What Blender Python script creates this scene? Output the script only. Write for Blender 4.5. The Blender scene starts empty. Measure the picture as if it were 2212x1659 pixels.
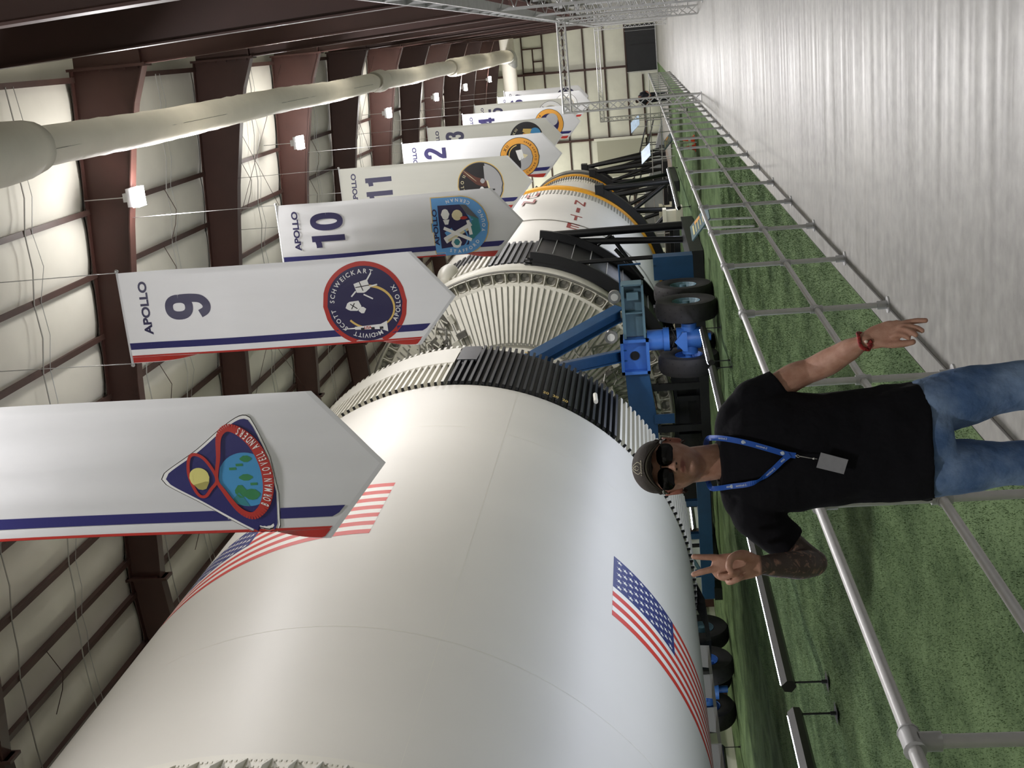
import bpy, math, random
import numpy as np
from mathutils import Vector, Matrix
random.seed(7)
rng = np.random.default_rng(11)
SC = bpy.context.scene
COL = SC.collection
PI = math.pi
def sin(d): return math.sin(math.radians(d))
def cos(d): return math.cos(math.radians(d))

# ---------------------------------------------------------------- camera, world, lights, exposure
CAMH = 1.75
cam_d = bpy.data.cameras.new('camera'); cam = bpy.data.objects.new('camera', cam_d); COL.objects.link(cam)
SC.camera = cam
cam_d.sensor_fit = 'HORIZONTAL'; cam_d.sensor_width = 36.0; cam_d.lens = 43.142
cam_d.clip_start = 0.05; cam_d.clip_end = 400
_r = Vector((0.9596413610, 0.2745573857, -0.0608826755))      # the photographer's right
_u = Vector((0.0896339457, -0.0934088964, 0.9915848597))      # up
_f = Vector((-0.2665599633, 0.9570229987, 0.1142487023))      # forward
# the phone was held upright and the picture is stored lying on its side: a 90 degree roll
cam.matrix_world = Matrix(((-_u.x, _r.x, -_f.x, 0), (-_u.y, _r.y, -_f.y, 0), (-_u.z, _r.z, -_f.z, CAMH), (0, 0, 0, 1)))
SC.view_settings.view_transform = 'Standard'
SC.view_settings.look = 'None'
SC.view_settings.gamma = 1.0
SC.view_settings.use_curve_mapping = False
SC.view_settings.exposure = 0.14
w = bpy.data.worlds.new('world'); SC.world = w; w.use_nodes = True
w.node_tree.nodes['Background'].inputs[0].default_value = (0.9, 0.95, 1, 1)
w.node_tree.nodes['Background'].inputs[1].default_value = 0.02
SC.cycles.max_bounces = 6; SC.cycles.diffuse_bounces = 4; SC.cycles.glossy_bounces = 3
SC.cycles.transmission_bounces = 4; SC.cycles.transparent_max_bounces = 6
SC.cycles.caustics_reflective = False; SC.cycles.caustics_refractive = False
SC.cycles.use_denoising = True
SC.cycles.use_adaptive_sampling = True; SC.cycles.adaptive_threshold = .05
SC.cycles.sample_clamp_indirect = 6.0
SC.cycles.blur_glossy = 1.0

LAMP_Y = [-3.4, 8.3, 22.3, 34.05, 47.16, 59.04, 69.66, 81.9]
LAMP_X, LAMP_Z = -2.13, 11.15
def point_lamp(x, y, z, power, color, rad=0.16):
    L = bpy.data.lights.new('hall_light', 'POINT'); L.energy = power; L.color = color; L.shadow_soft_size = rad
    o = bpy.data.objects.new('hall_light', L); COL.objects.link(o); o.location = (x, y, z)
def down_lamp(x, y, z, power, color, size=.5):
    L = bpy.data.lights.new('hall_light', 'AREA'); L.shape = 'DISK'; L.size = size; L.energy = power; L.color = color
    o = bpy.data.objects.new('hall_light', L); COL.objects.link(o); o.location = (x, y, z)
for _x in (-17.7, -9.9): point_lamp(_x, 89.5, 10.6, 650, (1.0, .97, .86), .3)  # unseen fill lights added to brighten the end wall, no fixtures
for _y in LAMP_Y:
    _k = .6 if _y < 0 else .85 if _y < 9 else 1                      # the bay behind the camera is dimmer
    down_lamp(LAMP_X, _y, LAMP_Z - 0.16, 600 * _k, (1.0, 0.97, 0.98))
    down_lamp(-17.7, _y + 3, LAMP_Z - 0.16, 230, (1.0, .96, 0.82))
    point_lamp(LAMP_X, _y, LAMP_Z - 0.5, (100 if _y < 15 else 210) * _k, (1.0, 0.97, 0.92), .25)
    point_lamp(-17.7, _y + 3, LAMP_Z - 0.5, 330, (0.97, 1.0, 0.80), .25)

# ---------------------------------------------------------------- materials
def lin(h):
    c = [int(h[i:i+2], 16) / 255 for i in (0, 2, 4)]
    return [v / 12.92 if v <= .04045 else ((v + .055) / 1.055) ** 2.4 for v in c]
def mat(name, h, rough=.5, metal=0, var=0, vs=4, bump=0, bs=40, emis=None, coat=0, h2=None, spec=None, stretch=None, coords='Object', transl=0):
    m = bpy.data.materials.new(name); m.use_nodes = True
    nt = m.node_tree; b = nt.nodes['Principled BSDF']
    c = lin(h) + [1]
    b.inputs['Base Color'].default_value = c
    b.inputs['Roughness'].default_value = rough; b.inputs['Metallic'].default_value = metal
    if spec is not None: b.inputs['Specular IOR Level'].default_value = spec
    if coat: b.inputs['Coat Weight'].default_value = coat; b.inputs['Coat Roughness'].default_value = .12
    tc = nt.nodes.new('ShaderNodeTexCoord'); src = tc.outputs[coords]
    if stretch:
        mp = nt.nodes.new('ShaderNodeMapping'); mp.inputs['Scale'].default_value = stretch
        nt.links.new(src, mp.inputs[0]); src = mp.outputs[0]
    if var:
        n = nt.nodes.new('ShaderNodeTexNoise'); n.inputs['Scale'].default_value = vs; n.inputs['Detail'].default_value = 5
        nt.links.new(src, n.inputs['Vector'])
        mx = nt.nodes.new('ShaderNodeMix'); mx.data_type = 'RGBA'
        c2 = (lin(h2) + [1]) if h2 else [v * (1 - var) for v in c[:3]] + [1]
        mx.inputs[6].default_value = c; mx.inputs[7].default_value = c2
        cr = nt.nodes.new('ShaderNodeMapRange'); cr.inputs[1].default_value = .35; cr.inputs[2].default_value = .65
        nt.links.new(n.outputs[0], cr.inputs[0]); nt.links.new(cr.outputs[0], mx.inputs[0])
        nt.links.new(mx.outputs[2], b.inputs['Base Color'])
    if bump:
        n = nt.nodes.new('ShaderNodeTexNoise'); n.inputs['Scale'].default_value = bs; n.inputs['Detail'].default_value = 4
        nt.links.new(src, n.inputs['Vector'])
        bp = nt.nodes.new('ShaderNodeBump'); bp.inputs['Strength'].default_value = bump; bp.inputs['Distance'].default_value = .02
        nt.links.new(n.outputs[0], bp.inputs['Height']); nt.links.new(bp.outputs[0], b.inputs['Normal'])
    if emis:
        b.inputs['Emission Color'].default_value = list(emis[0]) + [1]; b.inputs['Emission Strength'].default_value = emis[1]
    if transl:
        out = nt.nodes['Material Output']; t = nt.nodes.new('ShaderNodeBsdfTranslucent'); t.inputs[0].default_value = c
        ms = nt.nodes.new('ShaderNodeMixShader'); ms.inputs[0].default_value = transl
        nt.links.new(b.outputs[0], ms.inputs[1]); nt.links.new(t.outputs[0], ms.inputs[2]); nt.links.new(ms.outputs[0], out.inputs[0])
    return m
M = {}
def A(k, *a, **kw): M[k] = mat(k, *a, **kw)
A('steel_brown', '41251f', .55, var=.18, vs=1.5)
A('purlin_brown', '46302a', .6, var=.25, vs=2)
A('quilt', 'd9d6cc', .7, var=.10, vs=.7, bump=.25, bs=2.2)
A('quilt_wall', 'e6e6da', .7, var=.12, vs=.8, bump=.25, bs=2.5)
A('strap', 'a9a8a4', .5)
A('wire', 'b8b8b8', .4, .6)
A('duct', 'f2eee2', .75, var=.05, vs=2, bump=.35, bs=5, transl=.12)
A('duct_metal', 'b9bab8', .35, .5, var=.1)
A('galv', 'c6c7c8', .42, .15, var=.15, vs=6)
A('alu', 'd6d6d6', .38, .15, var=.08, vs=20)
A('silver_quilt', 'c4c3be', .42, .35, var=.15, vs=5, bump=.8, bs=14)
A('white_paint', 'd6d3cb', .5, var=.035, vs=.5, spec=.4)
A('rib_white', 'd8d5ca', .5)
A('rib_black', '202226', .5)
A('black_paint', '1b1c1f', .55, var=.2, vs=2)
A('hole_dark', '0c0c0d', .8)
A('cone_white', 'e0ddd0', .55, var=.07, vs=3)
A('rib_gray', '8d8c84', .6)
A('hole_gray', '6f6d66', .6, var=.2, vs=6)
A('yellow', 'dc9c1c', .5, var=.08, vs=3)
A('frame_black', '0d0e12', .45, var=.3, vs=3)
A('blue_dark', '1e4a74', .45, var=.15, vs=3)
A('blue_bright', '3f74c6', .42, var=.08, vs=3)
A('blue_gray', '5b7a88', .5, var=.15, vs=4)
A('tyre', '1f1d1f', .7, var=.25, vs=6)
A('rubber_black', '0d0d0f', .6, bump=.5, bs=60)
A('red_flag', 'c8382e', .5)
A('navy_flag', '2c3370', .5)
A('white_flag', 'e6e4dc', .5)
A('text_red', '8a2f2a', .5)
A('banner_cloth', 'dfe0e2', .55, var=.03, vs=2, bump=.12, bs=3, transl=.22, stretch=(3, 1, .7))
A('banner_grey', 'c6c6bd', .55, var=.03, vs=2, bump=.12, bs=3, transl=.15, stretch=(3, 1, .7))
A('banner_hem', 'd2d3d4', .6, transl=.15)
for k, h in dict(p_navy='1d1748', p_blue='201f62', p_red='b02a20', p_ink='1d1748', p_white='e8e8e6', p_gold='d8b765', p_black='1b181b', p_orange='d99a3c', p_sky='5c9bd6', p_ltblue='3f8fc4', p_green='2f7d4b', p_moon='d9d27e', p_moond='a49c56', p_brown='5b3328', p_gray='a9a9ab', p_cream='d9cfa8', p_teal='2f7f86', p_dkgray='55565a').items():
    A(k, h, .5)
A('rail_shadow', '5c5a57', .8)  # tone of the railing's shadow on the concrete
A('led_house', '15120f', .4, var=.2)
A('led', 'ffffff', .5, emis=((.78, .82, 1.0), 50))
A('lamp_face', 'ffffff', .5, emis=((1, .96, 1), 60))
A('path_tan', '8d8176', .8, var=.1)
A('path_gray', '8f8d88', .8, var=.1)
A('door_black', '15171c', .5, var=.3, vs=1)
A('door_beige', 'aaa99a', .6)
A('sign_teal', '46646c', .4)
A('sign_text', 'c8c088', .5)
A('sign_pale', 'b8cfe6', .4, var=.2, vs=4)
A('cone_orange', 'e0562c', .5)
A('screen_gray', '9a9c9f', .5)
A('hair', '2a1c14', .7)
A('cap_cloth', '4a443f', .85, bump=.4, bs=350, var=.15, vs=60)
A('cap_under', '8f8a7c', .85)
A('cap_print', 'c9c3ae', .7)
A('lens_black', '040405', .16, spec=.3)
A('metal', 'c8c8c8', .2, .9)
A('shirt', '121217', .92, bump=.55, bs=11, spec=.2)
A('lanyard', '1553b4', .55)
A('lan_text', 'c9d8ea', .6)
A('badge', '9c9da3', .35, var=.1, vs=50)
A('bracelet', 'b53a34', .7, var=.5, vs=120, h2='5d0d12')
A('bead', 'e8d8c4', .4)
A('shoe', '2a2a2c', .7)
A('dark_cloth', '1c1e28', .8)
A('skin_far', '8a5e4c', .6)
A('cream_box', 'c9c3ab', .6)
A('pipe_steel', '9c9a95', .35, .6, var=.2)
A('engine_brown', '5a4a40', .5, .4, var=.4, vs=8)
# mixed-colour materials
def nodes(m): return m.node_tree.nodes, m.node_tree.links
def skin_material():
    m = mat('skin', 'c69a85', .55, var=.25, vs=30, h2='b2836e', bump=.15, bs=400); n, l = nodes(m)
    b = n['Principled BSDF']; b.inputs['Subsurface Weight'].default_value = .08; b.inputs['Subsurface Radius'].default_value = (.01, .004, .002)
    prev = b.inputs['Base Color'].links[0].from_socket
    tc = n.new('ShaderNodeTexCoord'); sp = n.new('ShaderNodeSeparateXYZ'); l.new(tc.outputs['Object'], sp.inputs[0])
    def mth(op, a, c, clamp=False):
        k = n.new('ShaderNodeMath'); k.operation = op; k.use_clamp = clamp
        for i, v in enumerate((a, c)):
            if hasattr(v, 'links'): l.new(v, k.inputs[i])
            else: k.inputs[i].default_value = v
        return k.outputs[0]
    def blend(fac, col, prev):
        x = n.new('ShaderNodeMix'); x.data_type = 'RGBA'; l.new(fac, x.inputs[0]); l.new(prev, x.inputs[6]); x.inputs[7].default_value = lin(col) + [1]
        return x.outputs[2]
    def ball(c, r, soft):
        d = n.new('ShaderNodeVectorMath'); d.operation = 'SUBTRACT'; l.new(tc.outputs['Object'], d.inputs[0]); d.inputs[1].default_value = c
        s = n.new('ShaderNodeVectorMath'); s.operation = 'DIVIDE'; l.new(d.outputs[0], s.inputs[0]); s.inputs[1].default_value = r
        e = n.new('ShaderNodeVectorMath'); e.operation = 'LENGTH'; l.new(s.outputs[0], e.inputs[0])
        k = n.new('ShaderNodeMapRange'); k.inputs[1].default_value = 1 + soft; k.inputs[2].default_value = 1 - soft; l.new(e.outputs[1], k.inputs[0])
        return k.outputs[0]
    # inked sleeve on the raised arm
    a = mth('LESS_THAN', sp.outputs[0], -.15)
    zz = mth('MULTIPLY', mth('SUBTRACT', 1.478, sp.outputs[2]), 120, True)
    nz = n.new('ShaderNodeTexNoise'); nz.inputs['Scale'].default_value = 32; nz.inputs['Detail'].default_value = 6; nz.inputs['Distortion'].default_value = 1.6
    l.new(tc.outputs['Object'], nz.inputs[0])
    k = n.new('ShaderNodeMapRange'); k.inputs[1].default_value = .78; k.inputs[2].default_value = .54; l.new(nz.outputs[0], k.inputs[0])
    t = mth('MULTIPLY', mth('MULTIPLY', a, zz), mth('MULTIPLY', k.outputs[0], .92))
    col = blend(t, '33302e', prev)
    col = blend(mth('MULTIPLY', ball(HEAD_PT(0, -.100, -.052), (.026, .03, .0085), .3), .75), '7c3a36', col)   # lips
    col = blend(mth('MULTIPLY', ball(HEAD_PT(0, -.085, -.085), (.058, .05, .032), .35), .35), '4b3630', col)  # stubble
    for s in (-1, 1):
        col = blend(ball(HEAD_PT(s * .0085, -.108, -.0335), (.0042, .012, .0028), .3), '140807', col)            # nostrils
        col = blend(mth('MULTIPLY', ball(HEAD_PT(s * .082, 0, -.01), (.02, .03, .04), .2), .6), '8e3f34', col)   # ears
    l.new(col, b.inputs['Base Color'])
    return m
def turf_material():
    m = mat('turf', '4d6a40', .95, spec=.1); n, l = nodes(m); b = n['Principled BSDF']
    tc = n.new('ShaderNodeTexCoord')
    def noise(sc, scale, det=5):
        mp = n.new('ShaderNodeMapping'); mp.inputs['Scale'].default_value = sc; l.new(tc.outputs['Object'], mp.inputs[0])
        k = n.new('ShaderNodeTexNoise'); k.inputs['Scale'].default_value = scale; k.inputs['Detail'].default_value = det; l.new(mp.outputs[0], k.inputs[0]); return k.outputs[0]
    a = noise((1, .45, 1), 2.2); c = noise((1, 1, 1), 26, 6); d = noise((1, 1, 1), 130, 3)
    cr = n.new('ShaderNodeValToRGB'); e = cr.color_ramp.elements
    e[0].position = .42; e[0].color = lin('384930') + [1]; e[1].position = .74; e[1].color = lin('71865f') + [1]
    x = n.new('ShaderNodeMath'); x.operation = 'MULTIPLY_ADD'; x.inputs[1].default_value = .55; l.new(a, x.inputs[0])
    y = n.new('ShaderNodeMath'); y.operation = 'MULTIPLY_ADD'; y.inputs[1].default_value = .3; l.new(c, y.inputs[0])
    z = n.new('ShaderNodeMath'); z.operation = 'MULTIPLY'; z.inputs[1].default_value = .28; l.new(d, z.inputs[0])
    l.new(z.outputs[0], y.inputs[2]); l.new(y.outputs[0], x.inputs[2]); l.new(x.outputs[0], cr.inputs[0]); l.new(cr.outputs[0], b.inputs['Base Color'])
    bp = n.new('ShaderNodeBump'); bp.inputs['Strength'].default_value = .35; bp.inputs['Distance'].default_value = .02
    l.new(y.outputs[0], bp.inputs['Height']); l.new(bp.outputs[0], b.inputs['Normal'])
    return m
def floor_material():
    m = mat('concrete', '9a9893', .3, spec=.38); n, l = nodes(m); b = n['Principled BSDF']
    tc = n.new('ShaderNodeTexCoord')
    def noise(sc, scale, det=5):
        mp = n.new('ShaderNodeMapping'); mp.inputs['Scale'].default_value = sc; l.new(tc.outputs['Object'], mp.inputs[0])
        k = n.new('ShaderNodeTexNoise'); k.inputs['Scale'].default_value = scale; k.inputs['Detail'].default_value = det; l.new(mp.outputs[0], k.inputs[0]); return k.outputs[0]
    a = noise((1, .5, 1), .9); c = noise((.25, 6, 1), 1.1, 6); d = noise((1, 1, 1), 9, 6)
    mx = n.new('ShaderNodeMix'); mx.data_type = 'RGBA'; mx.inputs[6].default_value = lin('95948f') + [1]; mx.inputs[7].default_value = lin('7c7b77') + [1]
    k = n.new('ShaderNodeMath'); k.operation = 'MULTIPLY_ADD'; k.inputs[1].default_value = .5; l.new(a, k.inputs[0])
    q = n.new('ShaderNodeMath'); q.operation = 'MULTIPLY'; q.inputs[1].default_value = .5; l.new(d, q.inputs[0]); l.new(q.outputs[0], k.inputs[2])
    mr = n.new('ShaderNodeMapRange'); mr.inputs[1].default_value = .4; mr.inputs[2].default_value = .62; l.new(k.outputs[0], mr.inputs[0])
    l.new(mr.outputs[0], mx.inputs[0]); l.new(mx.outputs[2], b.inputs['Base Color'])
    rr = n.new('ShaderNodeMapRange'); rr.inputs[1].default_value = .3; rr.inputs[2].default_value = .7; rr.inputs[3].default_value = .34; rr.inputs[4].default_value = .56
    l.new(c, rr.inputs[0]); l.new(rr.outputs[0], b.inputs['Roughness'])
    bp = n.new('ShaderNodeBump'); bp.inputs['Strength'].default_value = .22; bp.inputs['Distance'].default_value = .012
    l.new(c, bp.inputs['Height'])
    b2 = n.new('ShaderNodeBump'); b2.inputs['Strength'].default_value = .12; b2.inputs['Distance'].default_value = .01; l.new(d, b2.inputs['Height']); l.new(bp.outputs[0], b2.inputs['Normal'])
    l.new(b2.outputs[0], b.inputs['Normal'])
    return m
def denim_material():
    m = mat('denim', '8ba3c4', .85, var=.6, vs=7, h2='506c96', bump=.6, bs=16, spec=.2); return m
def HEAD_PT(x, y, z, tilt=-9, c=(-.034, .0, 1.712)):
    cy, sy = cos(tilt), sin(tilt)      # the head leans back a little
    return (c[0] + x, c[1] + y * cy - z * sy, c[2] + y * sy + z * cy)
M['skin'] = skin_material(); M['turf'] = turf_material(); M['concrete'] = floor_material(); M['denim'] = denim_material()

# ---------------------------------------------------------------- object helpers
def tag(o, label=None, cat=None, group=None, kind=None):
    if label: o['label'] = label
    if cat: o['category'] = cat
    if group: o['group'] = group
    if kind: o['kind'] = kind
    return o
def thing(name, label, cat, loc=(0, 0, 0), group=None, rz=0):
    o = bpy.data.objects.new(name, None); COL.objects.link(o); o.location = loc; o.rotation_euler = (0, 0, rz); o.empty_display_size = .1
    return tag(o, label, cat, group)
def structure(name, loc=(0, 0, 0)):
    o = bpy.data.objects.new(name, None); COL.objects.link(o); o.location = loc; o.empty_display_size = .1
    return tag(o, kind='structure')
def link(name, me, parent=None, loc=None, rot=None):
    o = bpy.data.objects.new(name, me); COL.objects.link(o)
    if parent is not None: o.parent = parent
    if loc is not None: o.location = loc
    if rot is not None: o.rotation_euler = rot
    return o
def wloc(p):
    v = Vector((0, 0, 0))
    while p is not None: v = v + p.location; p = p.parent
    return v
class MB:
    def __init__(s): s.v = []; s.f = []; s.m = []; s.mi = 0
    def add(s, vs, fs):
        b = len(s.v); s.v += [tuple(q) for q in vs]; s.f += [tuple(b + i for i in q) for q in fs]; s.m += [s.mi] * len(fs); return s
    def box(s, c, d, R=None):
        x, y, z = (q / 2 for q in d)
        P = [Vector(q) for q in ((-x, -y, -z), (x, -y, -z), (x, y, -z), (-x, y, -z), (-x, -y, z), (x, -y, z), (x, y, z), (-x, y, z))]
        if R is not None: P = [R @ q for q in P]
        return s.add([q + Vector(c) for q in P], [(0, 3, 2, 1), (4, 5, 6, 7), (0, 1, 5, 4), (1, 2, 6, 5), (2, 3, 7, 6), (3, 0, 4, 7)])
    def lohi(s, a, b): return s.box([(p + q) / 2 for p, q in zip(a, b)], [abs(q - p) for p, q in zip(a, b)])
    def bar(s, p, q, w_, h_, up=(0, 0, 1)):
        p, q = Vector(p), Vector(q); d = q - p; L = d.length; d.normalize(); u = Vector(up)
        if abs(d.dot(u)) > .98: u = Vector((0, 1, 0))
        a = d.cross(u).normalized(); u = a.cross(d)
        R = Matrix((a, d, u)).transposed()
        return s.box((p + q) / 2, (w_, L, h_), R)
    def path(s, pts, r, n=8, cap=True, r2=None):
        pts = [Vector(q) for q in pts]; N = len(pts); rs = r if isinstance(r, (list, tuple)) else [r] * N
        base = len(s.v); up = None
        for i, p in enumerate(pts):
            t = (pts[min(i + 1, N - 1)] - pts[max(i - 1, 0)]).normalized()
            if up is None:
                up = Vector((0, 0, 1)) if abs(t.z) < .9 else Vector((0, 1, 0))
            a = t.cross(up).normalized(); up = a.cross(t).normalized()
            rr = rs[i]; ra, rb = rr if isinstance(rr, (list, tuple)) else (rr, rr)
            for k in range(n):
                an = 2 * PI * k / n; s.v.append(tuple(p + a * (ra * math.cos(an)) + up * (rb * math.sin(an))))
        for i in range(N - 1):
            for k in range(n):
                a0 = base + i * n + k; a1 = base + i * n + (k + 1) % n
                s.f.append((a0, a1, a1 + n, a0 + n)); s.m.append(s.mi)
        if cap:
            s.f.append(tuple(base + k for k in range(n))[::-1]); s.m.append(s.mi)
            s.f.append(tuple(base + (N - 1) * n + k for k in range(n))); s.m.append(s.mi)
        return s
    def tube(s, p, q, r, n=8): return s.path([p, q], r, n)
    def lathe(s, prof, c=(0, 0), a0=0, a1=360, n=96, close=False):
        """profile of (radius, y) turned about the line x=c[0], z=c[1]"""
        full = abs(a1 - a0) >= 360; K = n if full else n + 1; b = len(s.v)
        for i in range(K):
            an = a0 + (a1 - a0) * i / n
            for R, y in prof: s.v.append((c[0] + R * cos(an), y, c[1] + R * sin(an)))
        L = len(prof); J = L if close else L - 1
        for i in range(n):
            i2 = (i + 1) % K
            for j in range(J):
                j2 = (j + 1) % L
                s.f.append((b + i * L + j, b + i * L + j2, b + i2 * L + j2, b + i2 * L + j)); s.m.append(s.mi)
        return s
    def prism(s, poly, y0, y1):
        """polygon in x,z pushed from y0 to y1"""
        n = len(poly); b = len(s.v)
        s.v += [(p[0], y0, p[1]) for p in poly] + [(p[0], y1, p[1]) for p in poly]
        s.f.append(tuple(b + i for i in range(n))); s.f.append(tuple(b + n + i for i in range(n))[::-1]); s.m += [s.mi] * 2
        for i in range(n):
            j = (i + 1) % n; s.f.append((b + i, b + n + i, b + n + j, b + j)); s.m.append(s.mi)
        return s
    def sphere(s, c, r, n=12, m_=8):
        r = r if isinstance(r, (list, tuple)) else (r, r, r); b = len(s.v)
        for j in range(m_ + 1):
            t = PI * j / m_
            for i in range(n):
                p = 2 * PI * i / n; s.v.append((c[0] + r[0] * math.sin(t) * math.cos(p), c[1] + r[1] * math.sin(t) * math.sin(p), c[2] + r[2] * math.cos(t)))
        for j in range(m_):
            for i in range(n):
                i2 = (i + 1) % n; s.f.append((b + j * n + i, b + (j + 1) * n + i, b + (j + 1) * n + i2, b + j * n + i2)); s.m.append(s.mi)
        return s
    def mesh(s, mats, off=(0, 0, 0), smooth=False):
        me = bpy.data.meshes.new('mesh'); o = off
        me.from_pydata([(x - o[0], y - o[1], z - o[2]) for x, y, z in s.v], [], s.f)
        for k in (mats if isinstance(mats, (list, tuple)) else [mats]): me.materials.append(M[k])
        if any(s.m): me.polygons.foreach_set('material_index', s.m)
        if smooth:
            me.polygons.foreach_set('use_smooth', [True] * len(s.f))
            if smooth != True: me.set_sharp_from_angle(angle=math.radians(smooth))
        me.update(); return me
    def build(s, name, mats, parent=None, smooth=False, local=False):
        me = s.mesh(mats, (0, 0, 0) if (local or parent is None) else tuple(wloc(parent)), smooth)
        o = link(name, me, parent)
        return o
def single(name, mb, mats, label, cat, group=None, kind=None, base=None, smooth=False):
    base = base or (0, 0, 0)
    o = link(name, mb.mesh(mats, base, smooth)); o.location = base
    return tag(o, label, cat, group, kind)
def yrot(a): return (0, -math.radians(a), 0)
_tc = {}
def text2d(t, bold=.0):
    """outline of a word as triangles in the plane, cap height 1, centred"""
    if (t, bold) in _tc: return _tc[(t, bold)]
    cu = bpy.data.curves.new('t', 'FONT'); cu.body = t; cu.size = 1.38; cu.offset = bold; cu.resolution_u = 4; cu.fill_mode = 'FRONT'
    cu.dimensions = '2D'
    ob = bpy.data.objects.new('t', cu); COL.objects.link(ob)
    dg = bpy.context.evaluated_depsgraph_get(); me = ob.evaluated_get(dg).to_mesh()
    V = [(v.co.x, v.co.y) for v in me.vertices]; F = [tuple(p.vertices) for p in me.polygons]
    ob.evaluated_get(dg).to_mesh_clear(); bpy.data.objects.remove(ob); bpy.data.curves.remove(cu)
    if V:
        x0, x1 = min(p[0] for p in V), max(p[0] for p in V); y0, y1 = min(p[1] for p in V), max(p[1] for p in V)
        V = [(p[0] - (x0 + x1) / 2, p[1] - (y0 + y1) / 2) for p in V]; wd, ht = x1 - x0, y1 - y0
    else: wd = ht = .4
    _tc[(t, bold)] = (V, F, wd, ht); return _tc[(t, bold)]
# ---------------------------------------------------------------- hall: floor, roof, walls
def RY(i): return 22.504 + 6.613 * i
Y0, YB = -9.0, 95.2
XL, XR = -20.9, 1.25
RX = -9.93                                        # ridge
def mir(x): return 2 * RX - x
FR = range(-4, 11)
fl = MB(); fl.lohi((-2.30, Y0, -.2), (XR, YB, 0)); fl.build('floor', 'concrete')
COL.objects['floor']['kind'] = 'structure'
# turf ground with gentle ripples
def turf_z(X, Y):
    Z = .012 * np.sin(X * 2.1 + 1.3 * np.sin(Y * .7)) + .010 * np.sin(Y * 3.3 + 2 * np.sin(X * 1.1)) + .009 * np.sin(X * 5 + Y * 2.2) - .005
    return Z * np.clip((-2.28 - X) / .4, 0, 1) + .004
def turf_mesh():
    xs = np.concatenate([np.linspace(-22, -9, 40), np.linspace(-8.8, -2.28, 90)]); ys = np.concatenate([np.linspace(Y0, 2, 12), np.linspace(2.2, 30, 230), np.linspace(30.5, YB, 90)])
    X, Y = np.meshgrid(xs, ys)
    Z = turf_z(X, Y)
    n, k = len(xs), len(ys)
    V = np.stack([X, Y, Z], -1).reshape(-1, 3)
    I = (np.arange(k - 1)[:, None] * n + np.arange(n - 1)[None]).ravel()
    F = np.stack([I, I + 1, I + n + 1, I + n], -1)
    me = bpy.data.meshes.new('mesh'); me.from_pydata(V.tolist(), [], F.tolist()); me.materials.append(M['turf'])
    me.polygons.foreach_set('use_smooth', [True] * len(F)); me.update(); return me
tag(link('turf_ground', turf_mesh()), kind='structure')
def blades():
    N = 420000
    y = 3 + 25 * rng.random(N) ** 1.5; x = -2.29 - (rng.random(N) ** 1.1) * 9.5
    keep = (x > -(y * .85) - 1.5); x, y = x[keep], y[keep]; N = len(x)
    a = rng.random(N) * 2 * PI; h = .007 + .009 * rng.random(N); wd = .0011 + .0010 * rng.random(N)
    wd = wd * (1 + y / 9); h = h * (1 + y / 30); lx, ly = rng.normal(0, .006, N), rng.normal(0, .006, N)
    z = turf_z(x, y) - .004
    P = np.zeros((N, 3, 3)); P[:, 0] = np.stack([x - wd * np.cos(a), y - wd * np.sin(a), z], -1); P[:, 1] = np.stack([x + wd * np.cos(a), y + wd * np.sin(a), z], -1)
    P[:, 2] = np.stack([x + lx, y + ly, z + h], -1)
    me = bpy.data.meshes.new('mesh'); me.vertices.add(3 * N); me.vertices.foreach_set('co', P.ravel())
    me.loops.add(3 * N); me.loops.foreach_set('vertex_index', np.arange(3 * N)); me.polygons.add(N)
    me.polygons.foreach_set('loop_start', np.arange(N) * 3); me.materials.append(M['turf']); me.update(); me.validate(); return me
tag(link('turf_blades', blades()), 'short green artificial turf blades covering the ground behind the railing', 'turf', kind='stuff')
shd = MB(); shd.lohi((-2.125, Y0, -.001), (-2.105, 62, .0015)); tag(shd.build('rail_shadow_strip_1', 'rail_shadow'), kind='structure')  # dark strip painted in for the shadow the rails cast along the posts
pth = MB(); pth.lohi((-21, 68, 0), (-7.2, 86, .03)); tag(pth.build('floor_path_tan', 'path_tan'), kind='structure')
pth = MB(); pth.lohi((-7.2, 68, 0), (-3.1, 93, .03)); tag(pth.build('floor_path_grey', 'path_gray'), kind='structure')

ceiling = structure('ceiling')
rb = [(.22, 10.66), (-.43, 10.92), (-1.19, 11.12), (-2.7, 11.42), (-3.6, 11.55), (-5.7, 11.80), (-9.2, 12.0), (RX, 12.06)]
rt = [(.22, 12.02), (RX, 12.7)]
def topz(x): return 12.02 + (12.7 - 12.02) * (.22 - (x if x > RX else mir(x))) / (.22 - RX)
rf = MB()
for s in (0, 1):
    g = (lambda p: p) if s == 0 else (lambda p: (mir(p[0]), p[1]))
    rf.prism([g(p) for p in rb] + [g(p) for p in rt[::-1]], -.008, .008)
    for L, dz in ((rb, -.012), (rt, .012)):
        for p, q in zip(L, L[1:]):
            p, q = g(p), g(q); rf.bar((p[0], 0, p[1] + dz), (q[0], 0, q[1] + dz), .26, .024)
rf.box((RX, 0, 12.36), (.05, .27, .8)); rf.box((RX, 0, 11.98), (.05, .34, .16)); rf.box((RX, 0, 12.78), (.05, .34, .14))
rfm = rf.mesh('steel_brown')
clm = MB()
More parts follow.
